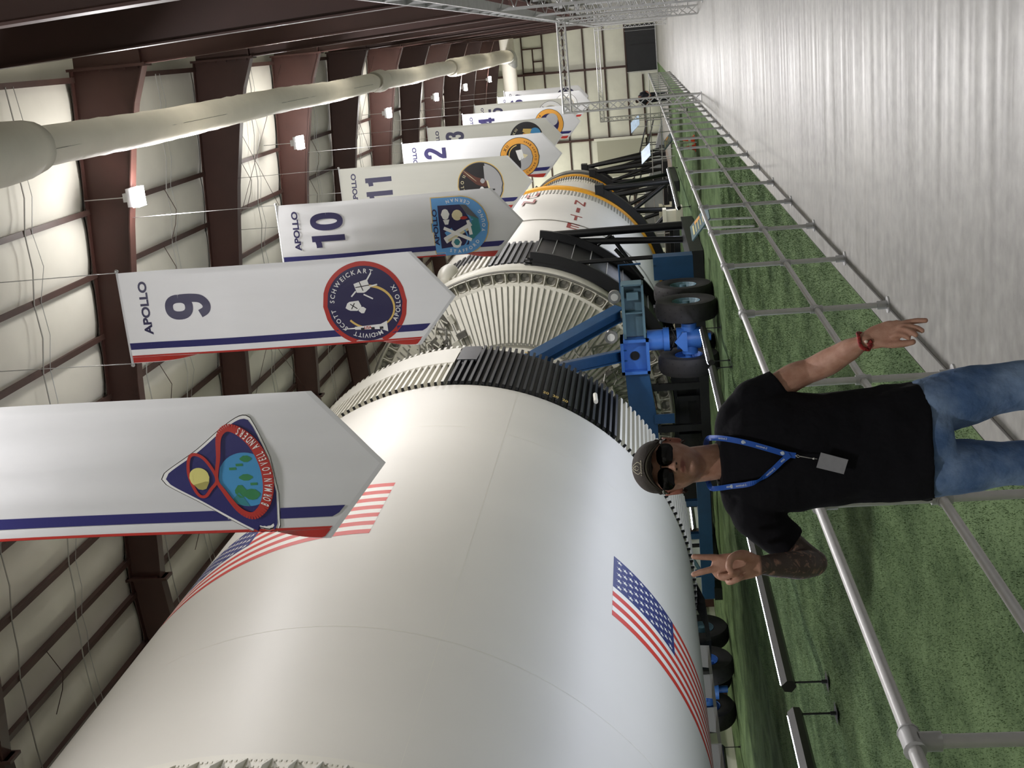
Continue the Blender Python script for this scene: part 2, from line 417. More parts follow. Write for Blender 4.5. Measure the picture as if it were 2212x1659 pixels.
for s in (0, 1):
    g = (lambda p: p) if s == 0 else (lambda p: (mir(p[0]), p[1]))
    zb = 4.5 if s == 0 else 0
    xb = .58 if s == 0 else .7
    clm.prism([g(p) for p in ((.24, 10.64), (.24, 12.0), (1.15, 11.95), (1.15, zb), (xb, zb))], -.008, .008)
    clm.mi = 0
    a, b = g((.25, 10.64)), g((xb, zb)); clm.bar((a[0], 0, a[1]), (b[0], 0, b[1]), .27, .024, up=(1, 0, 0))
    a, b = g((1.15, 11.95)), g((1.15, zb)); clm.bar((a[0], 0, a[1]), (b[0], 0, b[1]), .27, .024, up=(1, 0, 0))
    a, b = g((.24, 11.32)), g((.24, 11.32)); clm.box((a[0], 0, 11.34), (.05, .30, 1.5)); clm.box((a[0], 0, 10.60), (.07, .36, .05))
    for zz in (10.75, 11.0, 11.25, 11.5, 11.75): clm.box((a[0] + (-.04 if s == 0 else .04), .09, zz), (.05, .03, .03)); clm.box((a[0] + (-.04 if s == 0 else .04), -.09, zz), (.05, .03, .03))
    a, b = g((.24, 10.68)), g((1.15, 10.68)); clm.box(((a[0] + b[0]) / 2, 0, 10.68), (.9, .24, .02))
clmm = clm.mesh('steel_brown')
wr = structure('wall_right'); wl = structure('wall_left'); wb = structure('wall_back'); wf = structure('wall_front')
for i in FR:
    link('roof_rafter', rfm, ceiling, (0, RY(i), 0)); link('steel_column', clmm, wr, (0, RY(i), 0))
# purlins, quilted panels and straps
PX = [.05 - 1.215 * k for k in range(8)] + [-9.55]
PXA = PX + [mir(p) for p in PX][::-1]
for x in PXA:
    z = topz(x) + .1
    b = MB().lohi((x - .035, Y0, z - .10), (x + .035, YB, z + .12)); b.lohi((x - .035, Y0, z - .115), (x + .07, YB, z - .10)); b.build('purlin', 'purlin_brown', ceiling)
def quilt(w_, l_, sag=.05, nx=4, ny=12):
    """a blanket panel that bellies between its edges, with two lap seams"""
    me = bpy.data.meshes.new('mesh'); V = []; F = []
    for j in range(ny + 1):
        for i in range(nx + 1):
            a, b = i / nx, j / ny
            z = -sag * (math.sin(PI * a) ** .5) * (.6 + .4 * abs(math.sin(3 * PI * b)) ** .5)
            V.append(((a - .5) * w_, (b - .5) * l_, z))
    for j in range(ny):
        for i in range(nx):
            q = j * (nx + 1) + i; F.append((q, q + nx + 1, q + nx + 2, q + 1))
    me.from_pydata(V, [], F); me.materials.append(M['quilt']); me.polygons.foreach_set('use_smooth', [True] * len(F)); me.update(); return me
qm = {}
YS = [Y0] + [RY(i) for i in FR] + [YB]
for a, b in zip(PXA, PXA[1:]):
    wd = round(a - b - .05, 3); xc = (a + b) / 2
    za, zb = topz(a) + .13, topz(b) + .13
    sl = math.atan2(zb - za, -(a - b)) if True else 0
    ang = -math.atan2(za - zb, a - b)
    for y0, y1 in zip(YS, YS[1:]):
        L = round(y1 - y0 - .05, 3)
        if (wd, L) not in qm: qm[(wd, L)] = quilt(wd, L, .07 if wd > 1 else .03)
        link('quilt_panel', qm[(wd, L)], ceiling, (xc, (y0 + y1) / 2, (za + zb) / 2), (0, ang, 0))
rs = MB()
for s in (0, 1):
    p = [(.95, 12.28), (RX, 12.98)]; p = p if s == 0 else [(mir(a), z) for a, z in p]
    rs.add([(p[0][0] + (.6 if s == 0 else -.6), Y0, p[0][1] - .03), (p[1][0], Y0, p[1][1]), (p[1][0], YB, p[1][1]), (p[0][0] + (.6 if s == 0 else -.6), YB, p[0][1] - .03)], [(0, 1, 2, 3)])
rs.build('roof_sheet', 'quilt', ceiling)
for y0, y1 in zip(YS, YS[1:]):
    for t in (.27, .6, .64):
        y = y0 + (y1 - y0) * t; b = MB()
        pts = []
        for k, x in enumerate(PXA):
            z = topz(x) - .02
            pts.append((x, y + random.uniform(-.02, .02), z))
            if k < len(PXA) - 1: pts.append(((x + PXA[k + 1]) / 2, y + random.uniform(-.03, .03), z - (.02 if t != .64 else random.uniform(.02, .08))))
        b.path(pts, .013 if t != .64 else .007, 5); b.build('roof_strap', 'strap' if t != .64 else 'wire', ceiling)
    # sagging loops of old banding in some bays
    for k in range(2, 9):
        if random.random() < .4 and y0 > 10:
            x0, x1 = PXA[k] , PXA[k] - 1.2; y = y0 + (y1 - y0) * (.3 + .3 * random.random()); z = topz(x0) - .02
            MB().path([(x0, y, z), ((x0 + x1) / 2 + .1, y + .12, z - .16), ((x0 + x1) / 2 - .2, y + .05, z - .12), (x1, y - .1, z)], .008, 5).build('loose_band', 'purlin_brown', ceiling)
for i in (1, 3, 5):        # sway rods under the quilts
    for (xa, xb) in ((0, -4.8), (-4.8, -9.6)):
        MB().tube((xa, RY(i) + .15, topz(xa) - .25), (xb, RY(i + 1) - .15, topz(xb) - .25), .007, 6).build('brace_rod', 'purlin_brown', ceiling)
        MB().tube((xb, RY(i) + .15, topz(xb) - .25), (xa, RY(i + 1) - .15, topz(xa) - .25), .007, 6).build('brace_rod', 'purlin_brown', ceiling)
# right wall: quilted upper wall, galvanised girder, lattice posts and silver blanket below
def wallpanel(w_, h_, m_, wav=0):
    b = MB(); nx, nz = (14, 3) if wav else (4, 3)
    for j in range(nz + 1):
        for i in range(nx + 1):
            a, c = i / nx, j / nz
            b.v.append((-(.05 * (math.sin(PI * a) * math.sin(PI * c)) ** .5) - wav * (.5 + .5 * math.cos(i * PI)), (a - .5) * w_, (c - .5) * h_))
    for j in range(nz):
        for i in range(nx): q = j * (nx + 1) + i; b.f.append((q, q + 1, q + nx + 2, q + nx + 1)); b.m.append(0)
    return b.mesh(m_, smooth=True)
MB().lohi((XR, Y0, 0), (XR + .1, YB, 12.3)).build('wall_sheet', 'quilt_wall', wr)
GZ = [4.6, 6.4, 8.2, 10.0, 11.9]
wpm = {}
for y0, y1 in zip(YS, YS[1:]):
    for z0, z1 in zip(GZ, GZ[1:]):
        k = (round(y1 - y0 - .05, 3), round(z1 - z0 - .05, 3))
        if k not in wpm: wpm[k] = wallpanel(*k, 'quilt_wall')
        link('quilt_panel', wpm[k], wr, (XR - .01, (y0 + y1) / 2, (z0 + z1) / 2)); link('quilt_panel', wpm[k], wl, (XL + .01, (y0 + y1) / 2, (z0 + z1) / 2), (0, 0, PI))
for z in GZ[:-1]:
    MB().lohi((XR - .2, Y0, z - .04), (XR - .01, YB, z + .04)).build('girt', 'purlin_brown', wr)
for z in (.9, 2.6, 4.5, 6.4, 8.2, 10.0):
    MB().lohi((XL + .01, Y0, z - .04), (XL + .2, YB, z + .04)).build('girt', 'purlin_brown', wl)
MB().lohi((XL - .1, Y0, 0), (XL, YB, 12.3)).build('wall_sheet', 'quilt_wall', wl)
gd = MB(); gd.lohi((.56, 3, 4.12), (.72, YB, 4.16)); gd.lohi((.56, 3, 4.46), (.72, YB, 4.5)); gd.lohi((.63, 3, 4.16), (.65, YB, 4.46))
for k in range(60): gd.lohi((.565, 3.5 + 1.5 * k, 4.14), (.63, 3.53 + 1.5 * k, 4.48))
gd.build('girder', 'galv', wr)
lt = MB()
for dy in (-.05, .05): lt.box((.60, dy, 2.06), (.05, .04, 4.12)); lt.box((.95, dy, 2.06), (.05, .04, 4.12))
for k in range(15):
    z = .12 + k * .265; lt.tube((.60, 0, z), (.95, 0, z + .1325), .011, 5); lt.tube((.95, 0, z + .1325), (.60, 0, z + .265), .011, 5)
lt.box((.78, 0, .01), (.5, .25, .02))
ltm = lt.mesh('galv')
for k in range(11): link('lattice_post', ltm, wr, (0, 14.9 + 8.3 * k - (.0 if k != 1 else 0), 0))
sp_ = wallpanel(1.62, 4.0, 'silver_quilt', .03)
for k in range(60):
    y = Y0 + .85 + 1.66 * k
    if y < YB: link('silver_panel', sp_, wr, (1.12, y, 2.06))
for k in range(12):
    MB().lohi((.62, 11 + 8.3 * k, 3.2), (1.2, 11.07 + 8.3 * k, 3.27)).build('tie_bar', 'galv', wr)
# front wall behind the camera
MB().lohi((XL, Y0 - .1, 0), (XR, Y0, 12.9)).build('wall_sheet', 'quilt_wall', wf)
# back wall with posts, rails, panels, doors
bw = MB().lohi((XL, YB, 0), (XR, YB + .1, 13)).build('wall_sheet', 'quilt_wall', wb)
bz = [.02, 1.15, 2.32, 3.94, 5.45, 6.95, 8.49, 10.05, 11.75]
bx = [1.2, -2.42, -7.6, -12.6, -16.8, -20.8]
def bpanel(w_, h_):
    b = MB(); n = 5
    for j in range(4):
        for i in range(n + 1):
            a, c = i / n, j / 3; b.v.append(((a - .5) * w_, -.07 * (math.sin(PI * a) * math.sin(PI * c)) ** .5 if 0 < i < n and 0 < j < 3 else 0, (c - .5) * h_))
    for j in range(3):
        for i in range(n): q = j * (n + 1) + i; b.f.append((q, q + 1, q + n + 2, q + n + 1)); b.m.append(0)
    return b.mesh('quilt_wall', smooth=True)
bpm = {}
for a, b in zip(bx, bx[1:]):
    for z0, z1 in zip(bz, bz[1:]):
        if z1 < 2.4 and a > 0: continue
        k = (round(a - b - .1, 2), round(z1 - z0 - .08, 2))
        if k not in bpm: bpm[k] = bpanel(*k)
        link('quilt_panel', bpm[k], wb, ((a + b) / 2, YB - .02, (z0 + z1) / 2))
for z in bz[1:-1]:
    if z < 2.3: MB().lohi((XL, YB - .16, z - .05), (-3.1, YB, z + .05)).build('girt', 'purlin_brown', wb)
    else: MB().lohi((XL, YB - .16, z - .05), (1.2, YB, z + .05)).build('girt', 'purlin_brown', wb)
for x in bx[1:-1]:
    MB().lohi((x - .08, YB - .3, 0 if x < -3 else 2.3), (x + .08, YB - .02, 12.3)).build('wall_post', 'steel_brown', wb)
for (x0, x1, z0, z1) in ((-.6, -.5, 8.5, 10.0), (-2.4, -.6, 9.2, 9.3), (-1.55, -1.45, 8.5, 9.25), (-2.35, -2.25, 8.5, 10), (-5, -4.9, 9.9, 11.7)):
    MB().lohi((x0, YB - .14, z0), (x1, YB - .02, z1)).build('opening_trim', 'steel_brown', wb)
d = structure('door_1', (-1.2, YB - .2, 0))
MB().lohi((-2.85, YB - .12, 0), (.46, YB - .06, 2.3)).build('door_leaf', 'door_black', d)
MB().lohi((.1, YB - .2, .02), (.5, YB - .1, 2.25)).build('frame_panel', 'frame_black', d)
for x in (-2.9, -.95, .1, .5): MB().lohi((x - .02, YB - .18, 0), (x + .02, YB - .1, 2.3)).build('frame', 'galv' if x in (-2.9, .1) else 'frame_black', d)
MB().lohi((-3.1, YB - .3, 0), (.6, YB - .1, .06)).build('threshold', 'galv', d)
d = structure('door_2', (-9, YB - .2, 2.9))
MB().lohi((-10.6, YB - .3, 1.2), (-7.75, YB - .2, 4.9)).build('door_leaf', 'door_beige', d)
for x in (-10.7, -7.75): MB().lohi((x, YB - .34, 1.1), (x + .2, YB - .2, 5.1)).build('frame', 'quilt_wall', d)

# ---------------------------------------------------------------- rocket stages
RC = (-11.947, 6.178)
def stringers(parent, mesh, angs, name='stringer'):
    for a in angs: link(name, mesh, parent, (0, 0, 0), yrot(a))
def rel(b): return b            # stage geometry is turned about its own axis, so it is kept local
def stage(label, cat, name, y):
    return thing(name, label, cat, (RC[0], 0, RC[1]))
R = 5.03
s1 = stage('huge white rocket stage nearest the camera with a black-ribbed quarter skirt and printed flags', 'rocket', 'rocket_first_stage', 18)
b = MB(); b.lathe([(R, -6.0), (R, 2.4)], n=180); b.build('tank_shell', 'white_paint', s1, 40, True)
b = MB(); b.lathe([(R - .02, 2.4), (R - .02, 8.9), (R, 10.75), (R, 10.98), (R, 25.07), (R - .04, 25.09), (R - .04, 28.0)], n=240); b.build('fuel_tank', 'white_paint', s1, 40, True)
b = MB(); b.lathe([(R - .03, 25.1), (R - .03, 28.24), (R - .35, 28.24), (R - .35, 27.4)], a0=-45, a1=0, n=90); b.build('black_skirt', 'rib_black', s1, 40, True)
b = MB(); b.lathe([(R - .035, 25.1), (R - .035, 28.2), (R - .35, 28.2), (R - .35, 27.0)], n=180); b.build('white_skirt', 'rib_white', s1, 40, True)
b = MB(); b.lathe([(4.7, 27.0), (4.4, 27.6), (3.6, 28.25), (2.2, 28.7), (0.01, 28.9)], n=96); b.build('dome', 'cone_white', s1, 60, True)
def ribmesh(m_, y0, y1, wd=.036, h=.075):
    b = MB(); b.mi = 0
    b.add([(R - .05, y0, -wd), (R - .05, y0, wd), (R + h, y0, wd * .8), (R + h, y0, -wd * .8), (R - .05, y1, -wd), (R - .05, y1, wd), (R + h, y1, wd * .8), (R + h, y1, -wd * .8)],
          [(0, 1, 5, 4), (1, 2, 6, 5), (2, 3, 7, 6), (3, 0, 4, 7), (4, 5, 6, 7)])
    b.mi = 1; b.box((R + h * .45, y0 + .004, 0), (h * .8, .012, wd * 1.5)); return b.mesh([m_, 'hole_dark'])
rw, rk = ribmesh('rib_white', 25.12, 28.24), ribmesh('rib_black', 25.12, 28.24)
rws, rks = ribmesh('rib_white', 25.12, 26.7), ribmesh('rib_black', 25.12, 26.9)
rkl, rwl = ribmesh('hole_gray', 2.6, 10.7, .16, .14), None
stepa = 360 / 216
for k in range(-78, 66):
    a = (k + .5) * stepa
    m_ = (rk if a < -5 else rks) if -45 < a < 0 else (rws if 0 < a < 38 else rw)
    link('stringer', m_, s1, (0, 0, 0), yrot(a))
b = MB(); b.lathe([(R + .02, 26.7), (R + .085, 26.7), (R + .085, 28.0), (R + .02, 28.0)], a0=.3, a1=38, n=30); b.build('cover_plate', 'rib_white', s1, 40, True)
b = MB(); b.lathe([(R + .02, 26.9), (R + .085, 26.9), (R + .085, 28.1), (R + .02, 28.1)], a0=-5.2, a1=0, n=8); b.build('cover_plate', 'rib_black', s1, 40, True)
for a in np.arange(0, 66, stepa): 
    b = MB(); b.box((R + .04, 28.13, 0), (.09, .2, .06)); link('clip', b.mesh('rib_white'), s1, (0, 0, 0), yrot(a))
for (a, y, t) in ((-27, 25.3, 0), (-29.5, 25.3, 0), (-24.5, 25.3, 0), (-17, 28.0, 0)):
    V, F, w0, h0 = text2d('8' if y > 26 else '20', .02); b = MB(); b.add([(R + .09, y + v * .16, -u * .10) for u, v in V], F)
    link('stencil_number', b.mesh('p_gold'), s1, (0, 0, 0), yrot(a))
b = MB(); b.path([(R + .12, 26.3, -.04), (R + .12, 26.8, -.0)], .05, 8); link('vent_plug', b.mesh('rib_white'), s1, (0, 0, 0), yrot(-37))
# near intertank with its punched rim and deep corrugations
b = MB()
for k in range(-44, 30): 
    a = k * 2.5
rim = MB(); rim.lathe([(R, 10.62), (R + .03, 10.62), (R + .03, 10.97), (R, 10.97)], n=180); rim.build('punched_rim', 'rib_white', s1, 40, True)
gus = MB(); gus.add([(R, 10.96, -.012), (R, 10.96, .012), (R + .17, 10.55, .012), (R + .17, 10.55, -.012), (R + .17, 8, .012), (R + .17, 8, -.012), (R, 8, -.012), (R, 8, .012)], [(0, 1, 2, 3), (3, 2, 4, 5), (0, 3, 5, 6), (1, 7, 4, 2)])
for i in range(2):
    for j in range(4): gus.box((R + .032, 10.72 + .12 * i, .05 + .055 * j), (.008, .035, .022)); gus.box((R + .032, 10.72 + .12 * i, .05 + .055 * j + .005), (.01, .02, .012))
gm = gus.mesh('rib_white')
hat = MB(); hat.add([(R, 10.55, -.11), (R, 10.55, .11), (R + .06, 10.35, -.08), (R + .2, 10.2, -.07), (R + .2, 10.2, .07), (R + .06, 10.35, .08), (R + .2, 5, -.07), (R + .2, 5, .07), (R, 5, -.11), (R, 5, .11)], [(0, 2, 5, 1), (2, 3, 4, 5), (3, 6, 7, 4), (0, 8, 6, 3), (1, 4, 7, 9)])
hm = hat.mesh('silver_quilt'); 
for k in range(-36, 24):
    link('rib_gusset', gm, s1, (0, 0, 0), yrot(k * 3.0)); link('corrugation', hm, s1, (0, 0, 0), yrot(k * 3.0 + 1.5))
for k in range(12):
    b = MB(); y = 8.2 + 1.2 * k; ring = lambda r0, r1, a0, a1: b.lathe([(r0, y), (r1, y + .02), (r1, y + 1.17), (r0, y + 1.19)], a0=a0, a1=a1, n=4, close=True)
    ring(R - .01, R + .19, -96, -90.5); b.build('raceway_panel', 'rib_white', s1, False, True)
b = MB(); b.lathe([(R - .01, 22.6), (R + .24, 22.7), (R + .22, 24.6), (R - .01, 26.0)], a0=-97.0, a1=-90, n=5, close=True); b.build('raceway_fairing', 'rib_black', s1, False, True)
# weld seams
for y in (13.9, 22.2):
    b = MB(); b.lathe([(R + .0015, y - .006), (R + .002, y + .006)], n=180); b.build('weld_seam', 'cone_white', s1, 40, True)
b = MB(); b.add([(R * cos(-18), 11, R * sin(-18)), (R * cos(-18.05), 11, R * sin(-18.05)), ((R + .002) * cos(-18.05), 25, (R + .002) * sin(-18.05)), ((R + .002) * cos(-18), 25, (R + .002) * sin(-18))], [(0, 1, 2, 3)]); b.build('weld_seam', 'cone_white', s1, 0, True)
def flag(a_top, a_bot, y0, y1):
    """printed flag: long side runs round the tank, union at the top on the far side"""
    b = MB(); n = 40; Rf = R + .002
    def patch(A0, A1, ya, yb, r, mi):
        b.mi = mi; k = max(2, int(abs(A1 - A0)))
        for i in range(k):
            p, q = A0 + (A1 - A0) * i / k, A0 + (A1 - A0) * (i + 1) / k
            b.add([(r * cos(p), ya, r * sin(p)), (r * cos(p), yb, r * sin(p)), (r * cos(q), yb, r * sin(q)), (r * cos(q), ya, r * sin(q))], [(0, 1, 2, 3)])
    H = y1 - y0; st = H / 13
    ua = a_top + (a_bot - a_top) * .40; uy = y0 + 6 * st
    for i in range(13):
        ya = y0 + i * st; top = a_top if i < 6 else ua
        patch(top, a_bot, ya, ya + st, Rf, 0 if i % 2 == 0 else 1)
    patch(a_top, ua, uy, y1, Rf, 2)
    b.mi = 1
    for r_ in range(9):                          # star rows of six and five
        for c in range(11):
            if (r_ + c) % 2: continue
            ca = a_top + (ua - a_top) * (c + 1) / 12; cy = y1 - (y1 - uy) * (r_ + 1) / 10
            s_ = H * .033; pts = []
            for k in range(10):
                rr = s_ if k % 2 == 0 else s_ * .4; an = PI / 2 + k * PI / 5
                aa = math.radians(ca) + rr * math.cos(an) / R * (-1); pts.append(((Rf + .002) * math.cos(aa), cy + rr * math.sin(an), (Rf + .002) * math.sin(aa)))
            b.add(pts, [tuple(range(10))])
    b.build('flag', ['red_flag', 'white_flag', 'navy_flag'], s1, False, True)
flag(-45.6, -90.5, 16.94, 19.11)
flag(44.4, -.3, 16.94, 19.11)

s2 = stage('white second rocket stage with ribbed cone end, red lettering and yellow front ring', 'rocket', 'rocket_second_stage', 48)
b = MB(); b.lathe([(R, 39.3), (R, 48.8), (R + .004, 49.0), (R, 49.3), (R, 57.0), (R + .01, 57.05), (R + .01, 59.0)], n=200); b.build('tank_shell', 'white_paint', s2, 40, True)
b = MB(); b.lathe([(R + .05, 49.1), (R + .012, 49.32)], n=120); b.build('joint_band', 'cone_white', s2, 40, True)
b = MB(); b.lathe([(R + .0, 58.95), (R + .13, 59.0), (R + .15, 59.3), (R + .13, 59.7), (R - .2, 59.75)], n=160); b.build('yellow_ring', 'yellow', s2, 40, True)
def plainrib(m_, y0, y1, wd=.03, h=.05):
    b = MB(); b.lohi((R - .03, y0, -wd), (R + h, y1, wd)); return b.mesh(m_)
tk = plainrib('rib_gray', 57.35, 58.85, .028, .03)
for k in range(-26, 40): link('stringer', tk, s2, (0, 0, 0), yrot(k * 1.9))
w2, k2, k3 = plainrib('rib_white', 39.3, 41.4, .05, .07), plainrib('rib_black', 41.4, 43.6, .05, .07), plainrib('rib_black', 39.3, 43.6, .05, .07)
b = MB(); b.lathe([(R + .01, 39.3), (R + .01, 43.6)], a0=-60, a1=8, n=60); b.build('black_skirt', 'rib_black', s2, 40, True)
for k in range(-30, 36):
    a = k * 2.4
    if a < 8: link('stringer', k3, s2, (0, 0, 0), yrot(a))
    else: link('stringer', w2, s2, (0, 0, 0), yrot(a)); link('stringer', k2, s2, (0, 0, 0), yrot(a))
# aft rim with round lightening holes, inner ribbed cone
b = MB(); b.lathe([(R + .02, 39.4), (R + .05, 39.0), (R + .05, 38.5), (R - .02, 38.35), (R - .1, 38.30)], n=160); b.build('aft_flange', 'cone_white', s2, 40, True)
b = MB(); b.lathe([(R - .1, 38.30), (R - .12, 38.42), (4.66, 38.42), (4.62, 38.30), (4.5, 38.28)], n=160); b.build('hole_ring', 'cone_white', s2, 40, True)
b = MB(); b.lathe([(R - .05, 38.22), (R - .02, 38.18), (R + .02, 38.22)], n=160); b.build('pipe_ring', 'pipe_steel', s2, 40, True)
hl = MB(); hl.mi = 0
N = 16
def disc(b, x, y, z, r, mi, y2=None):
    b.mi = mi; o = len(b.v); b.v += [(x + r * math.cos(2 * PI * k / N), y, z + r * math.sin(2 * PI * k / N)) for k in range(N)]; b.f.append(tuple(o + k for k in range(N))); b.m.append(mi)
hl.path([(4.79, 38.29, 0), (4.79, 38.41, 0)], .158, 16, cap=False); disc(hl, 4.79, 38.405, 0, .158, 1); disc(hl, 4.85, 38.40, .02, .07, 2)
hl.mi = 0
hm_ = hl.mesh(['cone_white', 'hole_gray', 'rib_gray'])
for k in range(72): link('lightening_hole', hm_, s2, (0, 0, 0), yrot(k * 5 + 3))
hs = MB(); hs.box((4.79, 38.33, 0), (.34, .12, .03)); hsm = hs.mesh('cone_white')
for k in range(72): link('hole_web', hsm, s2, (0, 0, 0), yrot(k * 5 + 5.5))
b = MB(); b.lathe([(4.56, 38.32), (3.9, 37.85), (2.75, 37.0), (2.3, 36.8), (2.2, 37.2)], n=140); b.build('thrust_cone', 'cone_white', s2, 30, True)
cr = MB(); cr.bar((4.52, 38.27, 0), (2.95, 37.12, 0), .02, .07, up=(0, -1, 0)); cr.box((2.93, 37.03, .03), (.07, .07, .09)); crm = cr.mesh('rib_gray')
for k in range(144): link('cone_rib', crm, s2, (0, 0, 0), yrot(k * 2.5))
b = MB(); b.lathe([(2.7, 36.95), (2.72, 36.8), (2.3, 36.75)], n=80); b.build('thrust_ring', 'cone_white', s2, 30, True)
def bell(a, r_, nm='engine_bell'):
    b = MB(); b.lathe([(.25, 36.6), (.33, 36.2), (.3, 35.9), (.5, 35.3), (.8, 34.5), (1.0, 33.6), (.97, 33.6), (.77, 34.5), (.45, 35.3)], c=(r_ * cos(a), r_ * sin(a)), n=28)
    b.mi = 1; b.path([(r_ * cos(a) + .5, 36.7, r_ * sin(a)), (r_ * cos(a) + .6, 36, r_ * sin(a) + .2), (r_ * cos(a) + .45, 35.6, r_ * sin(a) + .5), (r_ * cos(a), 35.8, r_ * sin(a) + .5)], .12, 8)
    b.build(nm, ['engine_brown', 'pipe_steel'], s2, 40, True)
for a in (45, 135, 225, 315): bell(a, 2.55)
bell(0, 0)
# plumbing and harness clutter on the aft end
for (aa, rr0, rr1) in ((-62, 4.5, 2.9), (-75, 4.6, 2.9), (-88, 4.6, 3.0), (-100, 4.4, 2.9), (33, 4.5, 2.8), (40, 4.4, 2.8), (-48, 4.5, 3.2)):
    b = MB(); pts = []
    for k in range(7):
        r_ = rr0 + (rr1 - rr0) * k / 6; a = aa + 3 * math.sin(k * 2.1); pts.append((r_ * cos(a), 38.1 - (4.5 - r_) * .72 - .1, r_ * sin(a)))
    b.path(pts, .045, 6); b.build('pipe', 'pipe_steel', s2, 40, True)
for k in range(26):
    a = random.choice([random.uniform(-110, -52), random.uniform(24, 50)]); r_ = random.uniform(3.1, 4.35)
    y = 38.05 - (4.5 - r_) * .72
    b = MB(); b.box((0, 0, 0), (random.uniform(.1, .38), random.uniform(.1, .3), random.uniform(.1, .35))); 
    o = link('equipment_box', b.mesh(random.choice(['cone_white', 'cone_white', 'pipe_steel', 'hole_gray'])), s2, (r_ * cos(a), y - .1, r_ * sin(a)), yrot(a))
for k in range(16):
    a = random.choice([random.uniform(-105, -50), random.uniform(26, 52)]); r_ = random.uniform(3.2, 4.4); pts = []
    for j in range(6):
        pts.append((r_ * cos(a), 37.9 - (4.5 - r_) * .72 + random.uniform(-.12, .05), r_ * sin(a))); a += random.uniform(1, 4); r_ = min(4.5, max(3, r_ + random.uniform(-.3, .3)))
    MB().path(pts, .028, 5).build('harness_cable', random.choice(['rib_gray', 'cone_white', 'engine_brown']), s2, 40, True)
b = MB(); b.sphere((0, 0, 0), (.34, 1.0, .34), 16, 10); o = link('fairing', b.mesh('rib_white', smooth=True), s2, ((R + .12) * cos(25), 40.2, (R + .12) * sin(25)))
# lettering: stacked letters, tops towards the nose
for k, ch in enumerate('DETIN'):
    V, F, w0, h0 = text2d(ch, .02); b = MB(); yc = 46.3 + 2.28 * k
    b.add([((R + .008) * math.cos(-.335 - (u / w0) * (.10 if ch != 'I' else .03)), yc + v / h0 * 1.35, (R + .008) * math.sin(-.335 - (u / w0) * (.10 if ch != 'I' else .03))) for u, v in V], F); b.build('letter', 'text_red', s2, False, True)
for k, ch in enumerate('NU'):
    V, F, w0, h0 = text2d(ch, .02); b = MB(); yc = 54.9 + 2.28 * k
    b.add([((R + .06) * math.cos(.12 - (u / w0) * .12), yc + v / h0 * 1.3, (R + .06) * math.sin(.12 - (u / w0) * .12)) for u, v in V], F); b.build('letter', 'text_red', s2, False, True)

s3 = stage('smaller white third rocket stage with yellow ring and dark end, farthest from the camera', 'rocket', 'rocket_third_stage', 75)
b = MB(); b.lathe([(R - .3, 62.5), (4.2, 64.5), (3.3, 67.5), (3.3, 78.6), (3.32, 80.0)], n=120); b.build('tank_shell', 'white_paint', s3, 40, True)
b = MB(); b.lathe([(3.33, 79.95), (3.42, 80.0), (3.44, 80.35), (3.4, 80.7), (3.3, 80.75)], n=120); b.build('yellow_ring', 'yellow', s3, 40, True)
b = MB(); b.lathe([(3.34, 80.75), (3.36, 82.4), (3.2, 82.4)], n=120); b.build('dark_skirt', 'rib_black', s3, 40, True)
b = MB(); b.lathe([(3.36, 82.4), (3.43, 82.5), (3.43, 83.0), (3.2, 83.1)], n=120); b.build('grey_rim', 'pipe_steel', s3, 40, True)
b = MB(); b.lohi((3.27, 78.4, -.03), (3.35, 79.9, .03)); m1 = b.mesh('rib_black'); b = MB(); b.lohi((3.27, 77.4, -.04), (3.33, 78.4, .04)); m2 = b.mesh('rib_white')
for k in range(-28, 50): link('stringer', m1, s3, (0, 0, 0), yrot(k * 2.7)); link('stringer', m2, s3, (0, 0, 0), yrot(k * 2.7))
b = MB(); b.box((3.5, 82, 0), (.3, 1.2, .5)); link('equipment_box', b.mesh('rib_black'), s3, (0, 0, 0), yrot(48))
# ---------------------------------------------------------------- support cradles and transporter
def ring_band(b, r0, r1, y0, y1, a0, a1, n):
    b.lathe([(r0, y0), (r1, y0), (r1, y1), (r0, y1)], c=RC, a0=a0, a1=a1, n=n, close=True)
c1 = thing('saddle_cradle', 'black steel cradle with broad ribbed saddle under the aft end of the second stage', 'cradle', (-6.7, 41, 0))
b = MB(); ring_band(b, R + .07, R + .22, 38.9, 43.3, -172, -8, 80); b.build('saddle', 'frame_black', c1, 40)
for a in range(-176, -4, 7):
    b = MB(); rr = R + .23; aa = min(-9, a); b.bar(((RC[0] + rr * cos(aa)), 38.9, RC[1] + rr * sin(aa)), (RC[0] + rr * cos(aa), 43.3, RC[1] + rr * sin(aa)), .02, .06, up=(cos(aa), 0, sin(aa))); b.build('saddle_rib', 'galv', c1)
b = MB(); ring_band(b, R + .2, R + .5, 38.85, 39.05, -172, -8, 80); ring_band(b, R + .2, R + .5, 43.2, 43.4, -172, -8, 80); b.build('saddle_flange', 'frame_black', c1, 40)
for s in (1, -1):
    X = lambda x: x if s > 0 else 2 * RC[0] - x
    for (p, q, w_) in (((-6.7, 43.5, .3), (-6.72, 43.5, 5.3), .30), ((-7.2, 43.45, .3), (-6.95, 43.4, 4.9), .24), ((-6.95, 39, .3), (-6.95, 38.95, 4.2), .14),
                       ((-6.85, 43.45, 2.9), (-7.15, 43.35, 3.4), .13), ((-6.9, 43.45, 2.9), (-8.5, 43.4, 1.9), .15), ((-6.6, 39.0, 2.7), (-7.6, 39, 1.9), .13)):
        b = MB(); b.path([(X(p[0]), p[1], p[2]), (X(q[0]), q[1], q[2])], w_ / 2, 10); b.build('strut', 'frame_black', c1, 40)
    b = MB(); b.lohi((X(-7.4), 37.0, .02), (X(-6.5), 44.2, .42)); b.build('base_beam', 'frame_black', c1)
for y in (39.0, 43.4):
    b = MB(); b.lohi((-17.3, y - .2, .05), (-6.6, y + .2, .38)); b.build('cross_beam', 'frame_black', c1)
